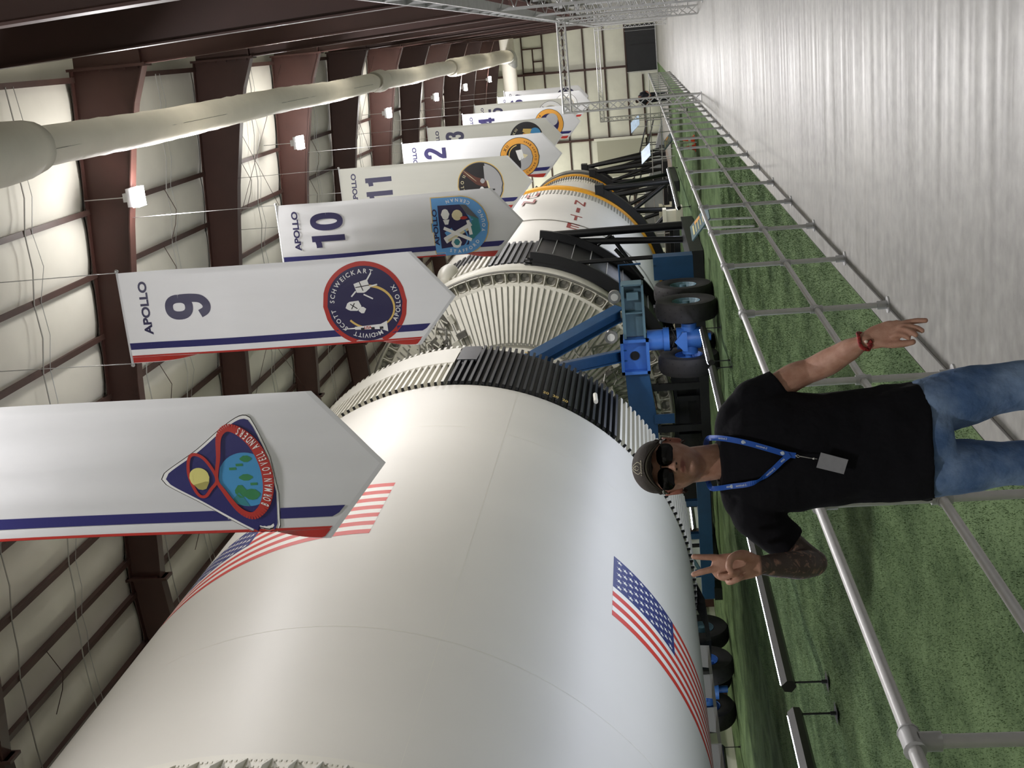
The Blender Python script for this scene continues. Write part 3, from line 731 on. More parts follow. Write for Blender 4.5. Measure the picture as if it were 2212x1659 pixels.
b = MB(); b.lohi((-13.0, 37.9, .0), (-8.0, 38.2, .3)); b.build('front_sill', 'frame_black', c1)
for x in (-11.0, -12.4): b = MB(); b.lohi((x - .11, 37.95, .3), (x + .11, 38.1, 1.95)); b.box((x, 38, 1.62), (.34, .2, .06)); b.build('front_post', 'frame_black', c1)
for x in (-8.6, -9.8, -11.6, -12.9, -14.4):
    b = MB(); b.lohi((x - .08, 38.6, .3), (x + .08, 39.05, 1.0 if abs(x + 12) < 2.5 else 1.6)); b.build('web_plate', 'frame_black', c1)
b = MB(); b.lohi((-15.5, 38.9, .3), (-8.0, 38.95, .95)); b.build('web_plate', 'frame_black', c1)
for (x, z) in ((-6.72, 5.45), (-6.85, 5.52)):
    b = MB(); b.path([(x, 38.95 + .12 * math.cos(t), z + .12 * math.sin(t)) for t in np.linspace(0, 2 * PI, 13)], .03, 6, cap=False); b.build('lifting_eye', 'frame_black', c1)
def cradle(label, y, Rr, a_top, xo, name='steel_cradle'):
    c = thing(name, label, 'frame', (xo, y, 0))
    b = MB(); ring_band(b, Rr + .03, Rr + .38, y - .28, y + .28, -180 - a_top, a_top, 64); b.build('curved_beam', 'frame_black', c, 40)
    for s in (1, -1):
        X = lambda x: x if s > 0 else 2 * RC[0] - x
        xt, zt = RC[0] + (Rr + .3) * cos(a_top), RC[1] + (Rr + .3) * sin(a_top)
        xm, zm = RC[0] + (Rr + .3) * cos(a_top - 20), RC[1] + (Rr + .3) * sin(a_top - 20)
        b = MB(); b.box((X(xt), y, zt + .05), (.45, .75, .4)); b.build('saddle_head', 'frame_black', c)
        for (p, q, r_) in (((xo, y, .3), (xt, y, zt), .13), ((xm - .1, y, .3), (xm, y, zm), .11), ((xo, y + .1, .4), (xm, y, zm), .1), ((xm - .1, y, .4), (RC[0] + (Rr + .3) * cos(a_top - 34), y, RC[1] + (Rr + .3) * sin(a_top - 34)), .1), ((xo, y + 3.2, .3), (xt, y + .2, zt), .1)):
            b = MB(); b.path([(X(p[0]), p[1], p[2]), (X(q[0]), q[1], q[2])], r_, 10); b.build('strut', 'frame_black', c, 40)
        b = MB(); b.lohi((X(xo - .22), y - 2.2, .02), (X(xo + .25), y + 4, .34)); b.build('base_beam', 'frame_black', c)
    b = MB(); b.lohi((2 * RC[0] - xo, y - .2, .05), (xo, y + .2, .34)); b.build('cross_beam', 'frame_black', c)
    return c
cradle('black tubular frame holding up the second stage just behind its yellow ring', 59.35, R + .12, -27, -7.0)
cradle('black tubular frame under the yellow ring of the smaller third stage', 80.3, 3.42, -22, -8.2)
cradle('farthest black tubular frame holding the dark end ring of the third stage', 84.2, 3.2, -12, -8.0)
cradle('black tubular frame under the tapered aft end of the third stage', 68.5, 3.4, -30, -8.3)

dl = thing('transport_dolly', 'blue steel transport dolly with big black tyres under the front of the first stage', 'dolly', (-7.7, 31.4, 0))
DY = 31.2
b = MB(); b.lohi((-7.6, DY - .28, 2.36), (-6.2, DY + .28, 2.44)); b.lohi((-7.6, DY - .28, 1.86), (-6.2, DY + .28, 1.92)); b.lohi((-7.6, DY - .02, 1.9), (-6.2, DY + .1, 2.4)); b.lohi((-6.95, DY - .26, 1.9), (-6.92, DY, 2.4)); b.lohi((-6.22, DY - .28, 1.9), (-6.18, DY + .28, 2.4))
b.lohi((-6.6, DY - .22, 2.0), (-6.4, DY - .05, 2.3)); b.build('outrigger_tray', 'blue_gray', dl)
b = MB(); b.lohi((-8.55, DY - .34, 1.80), (-7.62, DY + .34, 1.88)); b.lohi((-8.55, DY - .34, 2.46), (-7.62, DY + .34, 2.54)); b.lohi((-8.55, DY - .34, 1.8), (-8.47, DY + .34, 2.54)); b.lohi((-7.7, DY - .34, 1.8), (-7.62, DY + .34, 2.54)); b.lohi((-8.5, DY - .1, 1.85), (-7.65, DY + .3, 2.5))
b.build('king_box', 'blue_bright', dl)
b = MB(); b.path([(-8.1, DY - .125, 2.18), (-8.1, DY - .09, 2.18)], .12, 20); b.build('box_hole', 'hole_dark', dl)
b = MB(); b.prism([(-8.55, 1.85), (-8.55, 2.46), (-9.9, 2.4), (-13.9, 2.4), (-18.4, 2.46), (-18.4, 1.85), (-13.9, 1.70), (-9.9, 1.70)], DY - .22, DY + .22); b.build('cross_beam', 'blue_dark', dl)
b = MB(); b.lohi((-9.95, DY - .26, 1.25), (-9.7, DY - .2, 1.78)); b.build('tow_lug', 'blue_dark', dl)
for (p, q, w_, h_) in (((-6.95, DY, 2.5), (-7.5, 28.7, 4.75), .3, .34), ((-8.1, DY, 2.5), (-7.75, 28.7, 4.3), .28, .3), ((-16.9, DY, 2.5), (-16.4, 28.7, 4.75), .3, .34)):
    b = MB(); b.bar(p, q, w_, .04); n_ = Vector(q) - Vector(p); 
    for s in (-1, 1): b.bar((p[0] + s * w_ / 2, p[1], p[2]), (q[0] + s * w_ / 2, q[1], q[2]), .03, h_)
    b.build('prop_arm', 'blue_dark', dl)
for (x, y, z) in ((-7.45, 30.7, 2.75), (-6.6, 31.6, 2.62)):
    b = MB(); b.path([(x, y - .1, z), (x, y + .05, z)], .17, 18); b.mi = 1; b.path([(x, y - .12, z), (x, y - .1, z)], .1, 14); b.build('work_light', ['pipe_steel', 'white_paint'], dl, 40)
tyrep = [(.34, -.16), (.40, -.21), (.62, -.24), (.74, -.235), (.785, -.17), (.80, -.06), (.80, .06), (.785, .17), (.74, .235), (.62, .24), (.40, .21), (.34, .16)]
def wheel(parent, x, y, zc=.80, hub='blue_dark'):
    tb = MB(); n = 44; o = 0
    for i in range(n):
        an = 2 * PI * i / n
        for r_, w_ in tyrep: tb.v.append((x + w_, y + r_ * math.cos(an), zc + r_ * math.sin(an)))
    L = len(tyrep)
    for i in range(n):
        i2 = (i + 1) % n
        for j in range(L - 1): tb.f.append((i * L + j, i2 * L + j, i2 * L + j + 1, i * L + j + 1)); tb.m.append(0)
    t = tb.build('tyre', 'tyre', parent, 50)
    pits = MB()
    for i in range(16):
        for j, w_ in enumerate((-.13, -.045, .045, .13)):
            an = 2 * PI * (i + (j % 2) * .5) / 16; rr = .793 if abs(w_) > .1 else .801
            pits.path([(x + w_, y + (rr - .01) * math.cos(an), zc + (rr - .01) * math.sin(an)), (x + w_, y + (rr + .003) * math.cos(an), zc + (rr + .003) * math.sin(an))], .014, 6)
    pits.build('tread_hole', 'hole_dark', t)
    h = MB()
    for s in (1, -1):
        h.path([(x + s * .02, y, zc), (x + s * .05, y, zc)], .345, 24); h.path([(x + s * .05, y, zc), (x + s * .2, y, zc)], .09, 14)
        for k in range(24): a = 2 * PI * k / 24; a2 = 2 * PI * (k + 1) / 24; h.add([(x + s * .2, y + .36 * math.cos(a), zc + .36 * math.sin(a)), (x + s * .2, y + .36 * math.cos(a2), zc + .36 * math.sin(a2)), (x + s * .05, y + .30 * math.cos(a2), zc + .30 * math.sin(a2)), (x + s * .05, y + .30 * math.cos(a), zc + .30 * math.sin(a))], [(0, 1, 2, 3)])
        h.bar((x + s * .1, y, zc - .25), (x + s * .1, y, zc + .25), .06, .06, up=(0, 1, 0))
    h.build('wheel_hub', hub, parent, 40)
for xs in ((-6.95, -8.38), (-17.2, -18.65)):
    for x in xs:
        wheel(dl, x, DY, .79, 'blue_gray' if x > -7.5 else 'blue_bright'); wheel(dl, x + .05, DY + 1.85, .79, 'blue_gray')
for x in (-7.74, -17.95):
    b = MB(); b.path([(x, DY, 1.84), (x, DY, 1.40)], .27, 24); b.path([(x, DY, 1.42), (x, DY, 1.27)], .31, 24); b.build('steering_column', 'blue_bright', dl, 40)
    b = MB(); b.path([(x, DY, 1.27), (x, DY, 1.08)], .23, 20); b.path([(x - .3, DY - .02, 1.25), (x - .1, DY - .25, 1.15), (x + .1, DY - .27, 1.22)], .02, 6); b.path([(x + .3, DY - .02, 1.2), (x + .1, DY - .27, 1.1), (x - .15, DY - .25, 1.2)], .02, 6); b.build('bellows', 'rubber_black', dl, 40)
    b = MB(); b.prism([(x - .27, .92), (x - .02, 1.14), (x + .23, .92), (x + .23, .82), (x - .27, .82)], DY - .33, DY - .25); b.path([(x, DY, 1.08), (x, DY, .46)], .28, 22); b.path([(x - .4, DY, .75), (x + .4, DY, .75)], .2, 16); b.path([(x, DY, .5), (x, DY, .2)], .1, 14); b.lohi((x - .1, DY, .6), (x + .1, DY + 1.85, .9)); b.build('axle_housing', 'blue_bright', dl, 40)
b = MB(); b.lohi((-6.75, 34.1, .45), (-6.1, 34.7, 1.55)); b.build('tool_box', 'blue_dark', dl)
b = MB(); b.path([(-6.15, 33.6, 1.9), (-6.15, 33.6, 2.5), (-7.1, 33.6, 2.5), (-7.1, 33.6, 1.9)], .03, 6); b.build('guard_rail', 'blue_dark', dl)
dk = thing('blue_cradle', 'low dark blue steel frame seen under the rocket beyond the raised hand', 'frame', (-15, 36, 0))
b = MB(); b.lohi((-17.4, 35.8, .22), (-13.2, 36.2, .62)); b.build('cross_beam', 'blue_dark', dk)
for x in (-14.2, -15.3, -16.6): b = MB(); b.lohi((x - .09, 35.9, .6), (x + .09, 36.1, 1.25)); b.build('strut', 'blue_dark', dk)
b = MB(); b.bar((-16.5, 36, .65), (-15.4, 36, 1.2), .1, .1); b.build('brace', 'blue_gray', dk)
for x in (-13.4, -17.2): b = MB(); b.lohi((x - .2, 35.7, 0), (x + .2, 36.3, .24)); b.build('foot', 'frame_black', dk)

# ---------------------------------------------------------------- railings
PR = .0215
fitm = MB(); fitm.path([(0, -.045, 0), (0, .045, 0)], .031, 14); fitm.path([(0, 0, -.02), (0, 0, -.085)], .03, 14); fitm.path([(.0, -.05, 0), (0, -.045, 0)], .034, 14); fitm.path([(0, .045, 0), (0, .05, 0)], .034, 14); fitm = fitm.mesh('galv', smooth=40)
fitc = MB(); fitc.path([(0, -.04, 0), (0, .04, 0)], .030, 14); fitc.path([(0, 0, -.045), (0, 0, .045)], .030, 14); fitc = fitc.mesh('galv', smooth=40)
basm = MB(); basm.path([(0, 0, 0), (0, 0, .012)], .062, 18); basm.path([(0, 0, .012), (0, 0, .085)], .032, 14)
for k in range(2): basm.path([(0, .045 - .09 * k, .012), (0, .045 - .09 * k, .022)], .01, 6)
basm = basm.mesh('galv', smooth=40)
def railing(name, label, pts, step, ox=0):
    p0 = Vector(pts[0] + (0,)); t = thing(name, label, 'railing', p0)
    for nm, z in (('top_rail', 1.055), ('mid_rail', .52)):
        b = MB(); b.path([(p[0], p[1], z) for p in pts], PR, 14); b.build(nm, 'alu', t, 50)
    pm = MB(); pm.path([(0, 0, .01), (0, 0, 1.03)], PR, 14); pm = pm.mesh('alu', smooth=50)
    for a, c in zip(pts, pts[1:]):
        a, c = Vector(a + (0,)), Vector(c + (0,)); L = (c - a).length; n = max(1, round(L / step))
        ang = math.atan2(c.y - a.y, c.x - a.x) - PI / 2
        for k in range(n + (1 if c == Vector(pts[-1] + (0,)) else 0)):
            q = a + (c - a) * (k / n) - p0
            o = link('post', pm, t, q, (0, 0, ang))
            link('base_flange', basm, o); link('tee_fitting', fitm, o, (0, 0, 1.055)); link('cross_fitting', fitc, o, (0, 0, .52))
    return t
railing('guard_railing', 'long pipe guard railing with two rails running along the edge of the green turf', [(-2.10, 9.052 - 1.9165 * 7), (-2.06, 9.052 + 1.9165 * 28)], 1.9165)
railing('guard_railing', 'far pipe guard railing crossing the turf diagonally at the end of the long railing', [(-2.06, 62.9), (-8.4, 70.3), (-13.6, 76.5)], 2.6)

# ---------------------------------------------------------------- banners
BX = -3.16
def smooth(a, b, t): t = min(1, max(0, (t - a) / (b - a))); return t * t * (3 - 2 * t)
class Banner:
    W = .635; HS = 4.08; HT = 4.62
    def __init__(s, y, ztop, seed):
        s.y, s.z, s.sd = y, ztop, seed
    def pt(s, u, v, k=0):
        """cloth surface: u right of centre, v down from the top; k lifts print layers off it"""
        bend = smooth(.3, 1.3, v) * smooth(4.1, 3.2, v)
        nx, ny = 0, -1
        y = -.035 * math.cos(PI * u / 1.27) + .016 * math.sin(v * 1.7 + s.sd) * math.sin(u * 4 + s.sd) + .003 * math.sin(u * 19 + s.sd * 2) * smooth(0, .8, v) * (.4 + .6 * smooth(3.4, 1, v))
        x = u
        if u < -.55:
            d = -.55 - u; a = 1.9 * bend; x = -.55 - d * math.cos(a); y += d * math.sin(a); nx, ny = -math.sin(a), -math.cos(a)
        if u > .56: d = u - .56; a = .5 * bend; x = .56 + d * math.cos(a); y += d * math.sin(a); nx, ny = math.sin(a), -math.cos(a)
        x += .012 * math.sin(v * .9 + s.sd) * smooth(0, 1, v)
        return (BX + x + nx * (.0010 * k + (.003 if k else 0)), s.y + y + ny * (.0010 * k + (.003 if k else 0)), s.z - v)
    def bottom(s, u): return s.HS + (s.HT - s.HS) * (1 - abs(u) / s.W)
    def cloth(s, t, hem):
        b = MB(); us = np.linspace(-s.W, s.W, 61); nv = 140
        for i in range(nv + 1):
            for u in us: b.v.append(s.pt(u, s.bottom(u) * i / nv))
        n = len(us)
        for i in range(nv):
            for j in range(n - 1): q = i * n + j; b.f.append((q, q + n, q + n + 1, q + 1)); b.m.append(0)
        return b.build('cloth', hem, t, True)
    def poly(s, b, pts, k, mi, sub=.05):
        """filled outline drawn on the cloth, cut into strips so it follows the folds"""
        b.mi = mi; vs = [p[1] for p in pts]; v0, v1 = min(vs), max(vs); n = max(1, int((v1 - v0) / sub))
        P = pts
        def cut(v):
            xs = []
            for (x0, y0), (x1, y1) in zip(P, P[1:] + P[:1]):
                if (y0 - v) * (y1 - v) < 0 or (y0 == v) != (y1 == v) and min(y0, y1) <= v < max(y0, y1): xs.append(x0 + (x1 - x0) * (v - y0) / (y1 - y0))
            return sorted(xs)
        e = 1e-5
        for i in range(n):
            a, c = v0 + (v1 - v0) * i / n + e, v0 + (v1 - v0) * (i + 1) / n - e
            A_, C_ = cut(a), cut(c); m = cut((a + c) / 2)
            if len(A_) != len(C_) or len(A_) % 2:
                if len(m) % 2: continue
                A_ = C_ = m
            for q in range(0, len(A_), 2):
                l0, r0, l1, r1 = A_[q], A_[q + 1], C_[q], C_[q + 1]; K = max(1, int(max(r0 - l0, r1 - l1) / .07))
                for w_ in range(K):
                    f0, f1 = w_ / K, (w_ + 1) / K
                    b.add([s.pt(l0 + (r0 - l0) * f0, a, k), s.pt(l1 + (r1 - l1) * f0, c, k), s.pt(l1 + (r1 - l1) * f1, c, k), s.pt(l0 + (r0 - l0) * f1, a, k)], [(0, 1, 2, 3)])
    def text(s, b, t, u, v, h, k, mi, bold=.03, wd=None, rot=0, sx=1):
        V, F, w0, h0 = text2d(t, bold); b.mi = mi; sc = h / 1.0; q = (wd / (w0 * sc) if wd else 1) * sx
        ca, sa = math.cos(rot), math.sin(rot)
        b.add([s.pt(u + (x * sc * q * ca - y * sc * sa), v - (x * sc * q * sa + y * sc * ca), k) for x, y in V], F)
    def arc(s, b, t, u, v, r, a0, a1, h, k, mi, inward=False, bold=.02):
        ws = [(text2d(ch, bold)[2] + .22 if ch != ' ' else .55) for ch in t]; tot = sum(ws); acc = 0
        for i, ch in enumerate(t):
            acc += ws[i]
            if ch == ' ': continue
            a = a0 + (a1 - a0) * (acc - ws[i] / 2) / tot
            s.text(b, ch, u + r * math.cos(a), v - r * math.sin(a), h, k, mi, bold, rot=a - PI / 2 if not inward else a + PI / 2)
def cat(P_, K=7, closed=False):
    o = []; n = len(P_)
    for i in range(n if closed else n - 1):
        a, p, q, c = (P_[(i - 1) % n], P_[i], P_[(i + 1) % n], P_[(i + 2) % n]) if closed else (P_[max(0, i - 1)], P_[i], P_[i + 1], P_[min(n - 1, i + 2)])
        for k in range(K):
            t = k / K; o.append(tuple(.5 * (2 * p[m] + (q[m] - a[m]) * t + (2 * a[m] - 5 * p[m] + 4 * q[m] - c[m]) * t * t + (-a[m] + 3 * p[m] - 3 * q[m] + c[m]) * t ** 3) for m in (0, 1)))
    if closed: o.append(o[0])
    else: o.append(P_[-1])
    return o
def ell(cx, cy, rx, ry, a0=0, a1=360, n=36): return [(cx + rx * math.copysign(abs(cos(a)) ** .85, cos(a)), cy + ry * math.copysign(abs(sin(a)) ** .85, sin(a))) for a in np.linspace(a0, a1, n)]
DG = {'0': [ell(0, 0, .20, .405)], '1': [[(.05, .5), (.05, -.5)], [(.05, .34), (-.10, .30), (-.20, .295)]],
      '2': [cat([(-.19, .17), (-.17, .32), (0, .41), (.17, .33), (.18, .17), (.04, -.06), (-.13, -.26), (-.19, -.42)]), [(-.285, -.42), (.28, -.42)]],
      '3': [cat([(-.19, .22), (-.13, .37), (.0, .41), (.15, .35), (.16, .18), (.05, .06), (-.05, .05)]), cat([(-.02, .05), (.12, .02), (.19, -.16), (.13, -.36), (0, -.41), (-.14, -.36), (-.2, -.2)])],
      '4': [[(.10, .5), (.10, -.5)], [(.07, .44), (-.23, -.2)], [(-.28, -.22), (.28, -.22)]],
      '5': [[(.24, .42), (-.15, .42)], [(-.12, .45), (-.165, -.02)], cat([(-.14, .02), (0, .12), (.16, .04), (.19, -.16), (.12, -.36), (-.02, -.41), (-.15, -.35), (-.2, -.22)])],
      '6': [ell(0, -.19, .195, .22), cat([(.18, .26), (.1, .39), (-.03, .41), (-.16, .3), (-.2, .1), (-.2, -.15)])],
      '7': [[(-.27, .42), (.26, .42)], [(.2, .42), (-.05, -.5)]],
      '8': [ell(0, .225, .165, .18), ell(0, -.2, .195, .21)],
      '9': [ell(0, .19, .195, .22), cat([(-.18, -.26), (-.1, -.39), (.03, -.41), (.16, -.3), (.2, -.1), (.2, .15)])]}
def digit(B, b, ch, u, v, h, sx):
    for st in DG[ch]: strip(B, b, [(u + x * h * sx, v - y * h) for x, y in st], h * .088, 2, 'p_navy')
def circ(u, v, r, n=40, a0=0, a1=2 * PI, ry=None): return [(u + r * math.cos(a0 + (a1 - a0) * i / n), v - (ry or r) * math.sin(a0 + (a1 - a0) * i / n)) for i in range(n)]
def ribbon(pts, w0, w1=None):
    L, Rr = [], []; n = len(pts); w1 = w0 if w1 is None else w1
    for i, p in enumerate(pts):
        a, c = pts[max(0, i - 1)], pts[min(n - 1, i + 1)]; dx, dy = c[0] - a[0], c[1] - a[1]; d = math.hypot(dx, dy) or 1; w_ = w0 + (w1 - w0) * i / (n - 1)
        L.append((p[0] - dy / d * w_, p[1] + dx / d * w_)); Rr.append((p[0] + dy / d * w_, p[1] - dx / d * w_))
    return L, Rr
PK = ['p_navy', 'p_red', 'p_white', 'p_gold', 'p_black', 'p_orange', 'p_ltblue', 'p_green', 'p_moon', 'p_brown', 'p_gray', 'p_cream', 'p_teal', 'p_dkgray', 'p_sky', 'p_moond', 'p_blue']
PI_ = {k: i for i, k in enumerate(PK)}
def strip(B, b, pts, wd, k, c, w1=None):
    L, Rr = ribbon(pts, wd, w1); b.mi = PI_[c]
    for i in range(len(pts) - 1): b.add([B.pt(*L[i], k), B.pt(*L[i + 1], k), B.pt(*Rr[i + 1], k), B.pt(*Rr[i], k)], [(0, 1, 2, 3)])
def P(B, b, pts, k, c, sub=.03): B.poly(b, pts, k, PI_[c], sub)
def emblem(n, B, b):
    T = lambda t, u, v, h, k, c, **kw: B.text(b, t, u, v, h, k, PI_[c], **kw)
    cu, cv = -.01, 3.38
    if n == 8:
        TR = cat([(-.04, 2.715), (.03, 2.77), (.20, 3.05), (.37, 3.28), (.47, 3.45), (.465, 3.54), (.37, 3.585), (.12, 3.67), (-.10, 3.70), (-.32, 3.70), (-.50, 3.675), (-.60, 3.60), (-.585, 3.49), (-.43, 3.24), (-.26, 3.0), (-.11, 2.77)], 4, True)[:-1]
        def tri(m): return [(-.06 + (p[0] + .06) * m, 3.36 + (p[1] - 3.36) * m) for p in TR]
        P(B, b, tri(1.0), 1, 'p_white'); P(B, b, tri(.99), 2, 'p_black'); P(B, b, tri(.975), 3, 'p_white'); P(B, b, tri(.925), 4, 'p_blue')
        eu, ev = -.08, 3.44
        P(B, b, circ(eu, ev, .235), 5, 'p_ltblue')
        for (dx, dy, rx, ry) in ((-.10, -.06, .06, .05), (-.13, .03, .05, .07), (.1, -.1, .05, .03), (.13, -.04, .05, .03), (.02, .0, .03, .06), (-.04, .06, .05, .03), (.18, .02, .03, .05)): P(B, b, circ(eu + dx, ev + dy, rx, 14, ry=ry), 6, 'p_green')
        P(B, b, [(eu - .235, ev + .0), (eu - .1, ev - .07), (eu - .18, ev - .15), (eu - .22, ev - .08)], 6, 'p_teal')
        mu, mv = -.04, 3.05; P(B, b, circ(mu, mv, .085), 8, 'p_moon', .008); P(B, b, circ(mu - .04, mv + .01, .07, 20, PI * .6, PI * 1.6), 9, 'p_moond')
        for q in range(5): P(B, b, circ(mu + .05 * math.cos(q * 2), mv + .05 * math.sin(q * 2), .01, 8), 9, 'p_moond')
        cx, cy = -.06, 3.215
        small = cat([(cx, cy - .02), (.1, 3.13), (.16, 3.05), (.13, 2.99), (-.02, 2.965), (-.18, 3.01), (-.21, 3.07), (-.15, 3.13)], 5, True)
        strip(B, b, small, .013, 7, 'p_red')
        bigp = cat([(cx, cy - .02), (.12, 3.235), (.30, 3.265), (.37, 3.34), (.335, 3.44), (.23, 3.54), (.10, 3.60), (-.05, 3.625), (-.20, 3.61), (-.33, 3.55), (-.40, 3.45), (-.34, 3.34), (-.17, 3.24)], 6, True)
        nb = len(bigp)
        for i in range(nb - 1):
            w_ = [.014 + .034 * math.sin(PI * q / nb) ** 1.6 for q in (i, i + 1)]; strip(B, b, bigp[i:i + 2], w_[0], 10, 'p_red', w_[1])
        tx = 'BORMAN LOVELL ANDERS'; dn = cat(bigp[23:56:3][::-1], 8); L = [0]
        for p, q in zip(dn, dn[1:]): L.append(L[-1] + math.hypot(q[0] - p[0], q[1] - p[1]))
        ws = [(text2d(ch, .03)[2] + .18 if ch != ' ' else .5) for ch in tx]; tot = sum(ws); acc = 0
        for i, ch in enumerate(tx):
            acc += ws[i]; s_ = (acc - ws[i] / 2) / tot * L[-1]; j = min(range(len(L)), key=lambda q: abs(L[q] - s_)); j = max(1, min(len(dn) - 2, j))
            if ch != ' ': B.text(b, ch, dn[j][0], dn[j][1], .068, 12, PI_['p_white'], .02, rot=math.atan2(-(dn[j + 1][1] - dn[j - 1][1]), dn[j + 1][0] - dn[j - 1][0]), sx=.78 * L[-1] / (tot * .072) if L[-1] / (tot * .072) < 1.25 else .95)
    elif n == 9:
        P(B, b, circ(cu, cv, .575, 56), 1, 'p_red'); P(B, b, circ(cu, cv, .515, 56), 2, 'p_navy')
        el = lambda a0, a1: [(cu + .30 * math.cos(a) * math.cos(-.55) - .36 * math.sin(a) * math.sin(-.55) * .75 - .05, cv + .05 - (.30 * math.cos(a) * math.sin(-.55) + .36 * math.sin(a) * math.cos(-.55))) for a in np.linspace(a0, a1, 40)]
        strip(B, b, el(-PI * .92, PI * .12), .008, 4, 'p_gold', .018); strip(B, b, el(PI * .85, PI * 1.1), .014, 4, 'p_gold')
        D_ = math.radians
        for tt, a0, a1, inw in (('SCHWEICKART', 86, -22, False), ('SCOTT', 140, 96, False), ('McDIVITT', 206, 152, False), ('APOLLO IX', -126, -60, True)): B.arc(b, tt, cu, cv, .445 if not inw else .455, D_(a0), D_(a1), .062, 5, PI_['p_white'], inward=inw)
        u, v = -.03, 3.24; P(B, b, [(u - .02, v - .13), (u + .06, v - .09), (u + .07, v + .06), (u - .01, v + .09), (u - .07, v + .03), (u - .06, v - .08)], 6, 'p_white'); P(B, b, [(u - .07, v + .04), (u - .0, v + .09), (u - .05, v + .15), (u - .13, v + .1)], 6, 'p_white')
        strip(B, b, [(u - .04, v - .05), (u + .04, v + .0)], .006, 7, 'p_black'); strip(B, b, [(u - .04, v + .03), (u + .03, v - .06)], .006, 7, 'p_black')
        u, v = .22, 3.38; P(B, b, [(u - .07, v - .1), (u + .05, v - .12), (u + .08, v - .02), (u + .1, v + .07), (u - .02, v + .1), (u - .08, v + .02)], 6, 'p_white')
        for p, q in (((u - .1, v + .0), (u - .17, v + .12)), ((u + .08, v + .06), (u + .18, v + .13)), ((u, v + .09), (u + .02, v + .2)), ((u - .05, v - .1), (u - .12, v - .17))): strip(B, b, [p, q], .01, 6, 'p_white'); P(B, b, circ(q[0], q[1], .018, 8), 6, 'p_white')
        strip(B, b, [(u - .05, v), (u + .08, v - .04)], .006, 7, 'p_black'); strip(B, b, [(u - .0, v - .1), (u + .02, v + .09)], .006, 7, 'p_black')
        x = cu - .33; P(B, b, [(x - .004, cv - .35), (x + .004, cv - .35), (x + .01, cv - .18), (x - .01, cv - .18)], 6, 'p_white'); P(B, b, [(x - .02, cv - .18), (x + .02, cv - .18), (x + .035, cv + .18), (x - .035, cv + .18)], 6, 'p_white'); P(B, b, [(x - .035, cv + .18), (x + .035, cv + .18), (x + .075, cv + .27), (x - .075, cv + .27)], 6, 'p_white')
        for q in (-.1, .04, .16): P(B, b, [(x - .034, cv + q), (x, cv + q), (x, cv + q + .05), (x - .034, cv + q + .05)], 7, 'p_black')
        T('USA', x, cv + .0, .04, 8, 'p_red', rot=-PI / 2)
    elif n == 10:
        def sh(m, top=-.50):
            o = [(-.56 * m, top * m), (-.2 * m, top * m + .02), (0, top * m - .015), (.2 * m, top * m + .02), (.56 * m, top * m)]
            for i in range(1, 16): a = PI * i / 16; o.append((.56 * m * math.cos(a) ** 1 if True else 0, (-.05 + .62 * math.sin(a) ** .85) * m))
            return [(cu + p[0], cv + .03 + p[1]) for p in o]
        P(B, b, sh(1.0), 1, 'p_gold'); P(B, b, sh(.97), 2, 'p_sky')
        P(B, b, [(cu - .40, cv - .33), (cu + .40, cv - .33), (cu + .39, cv + .1), (cu + .1, cv + .25), (cu - .36, cv + .2)], 3, 'p_navy')
        P(B, b, [(cu + .39, cv + .08), (cu + .36, cv + .2), (cu + .1, cv + .42), (cu - .12, cv + .44), (cu - .3, cv + .24), (cu - .1, cv + .2), (cu + .1, cv + .3)], 4, 'p_teal')
        P(B, b, [(cu + .39, cv + .09), (cu + .38, cv + .2), (cu + .1, cv + .42), (cu + .2, cv + .2)], 5, 'p_dkgray'); P(B, b, circ(cu - .31, cv - .04, .1), 5, 'p_white'); P(B, b, circ(cu - .3, cv - .03, .06), 6, 'p_teal')
        strip(B, b, [(cu - .15, cv - .22), (cu - .07, cv - .08)], .05, 6, 'p_sky'); strip(B, b, [(cu - .28, cv + .25), (cu - .02, cv - .25)], .03, 8, 'p_white'); strip(B, b, [(cu - .23, cv - .25), (cu + .02, cv + .27)], .035, 9, 'p_white'); strip(B, b, [(cu - .18, cv + .25), (cu + .09, cv + .21)], .03, 9, 'p_white'); strip(B, b, [(cu - .3, cv - .2), (cu - .2, cv - .25)], .025, 9, 'p_white')
        strip(B, b, [(cu - .26, cv - .2), (cu - .06, cv + .2)], .035, 7, 'p_cream'); strip(B, b, circ(cu - .22, cv - .02, .2, 24, 2.6, 5.6), .012, 7, 'p_sky')
        P(B, b, circ(cu + .23, cv - .2, .1, 16, ry=.08), 6, 'p_white'); P(B, b, [(cu + .13, cv - .25), (cu + .13, cv - .13), (cu + .04, cv - .16), (cu + .04, cv - .22)], 6, 'p_white'); P(B, b, circ(cu + .2, cv + .02, .1, 14), 6, 'p_cream'); P(B, b, circ(cu + .14, cv + .14, .03, 10, ry=.07), 7, 'p_red')
        for p in ((.1, -.02), (.28, -.05), (.3, .05), (.1, .07)): P(B, b, circ(cu + p[0], cv + p[1] - .05, .02, 8), 7, 'p_white')
        T('APOLLO', cu, cv - .40, .085, 5, 'p_navy', wd=.68, bold=.04)
        for tt, a0, a1, rr in (('STAFFORD', .87, 1.30, .475), ('YOUNG', 1.40, 1.68, .50), ('CERNAN', 1.80, 2.12, .478)): B.arc(b, tt, cu, cv, rr, PI * a0, PI * a1, .062, 5, PI_['p_white'], inward=True)
    elif n == 11:
        P(B, b, circ(cu, cv, .56, 56), 1, 'p_gold'); P(B, b, circ(cu, cv, .54, 56), 2, 'p_dkgray'); P(B, b, circ(cu, cv, .525, 56), 3, 'p_black')
        P(B, b, circ(cu, cv, .515, 30, PI * 1.12, PI * 1.95), 4, 'p_gray'); P(B, b, [(cu + .05, cv + .1), (cu + .45, cv + .1), (cu + .42, cv + .25), (cu - .1, cv + .3)], 4, 'p_gray')
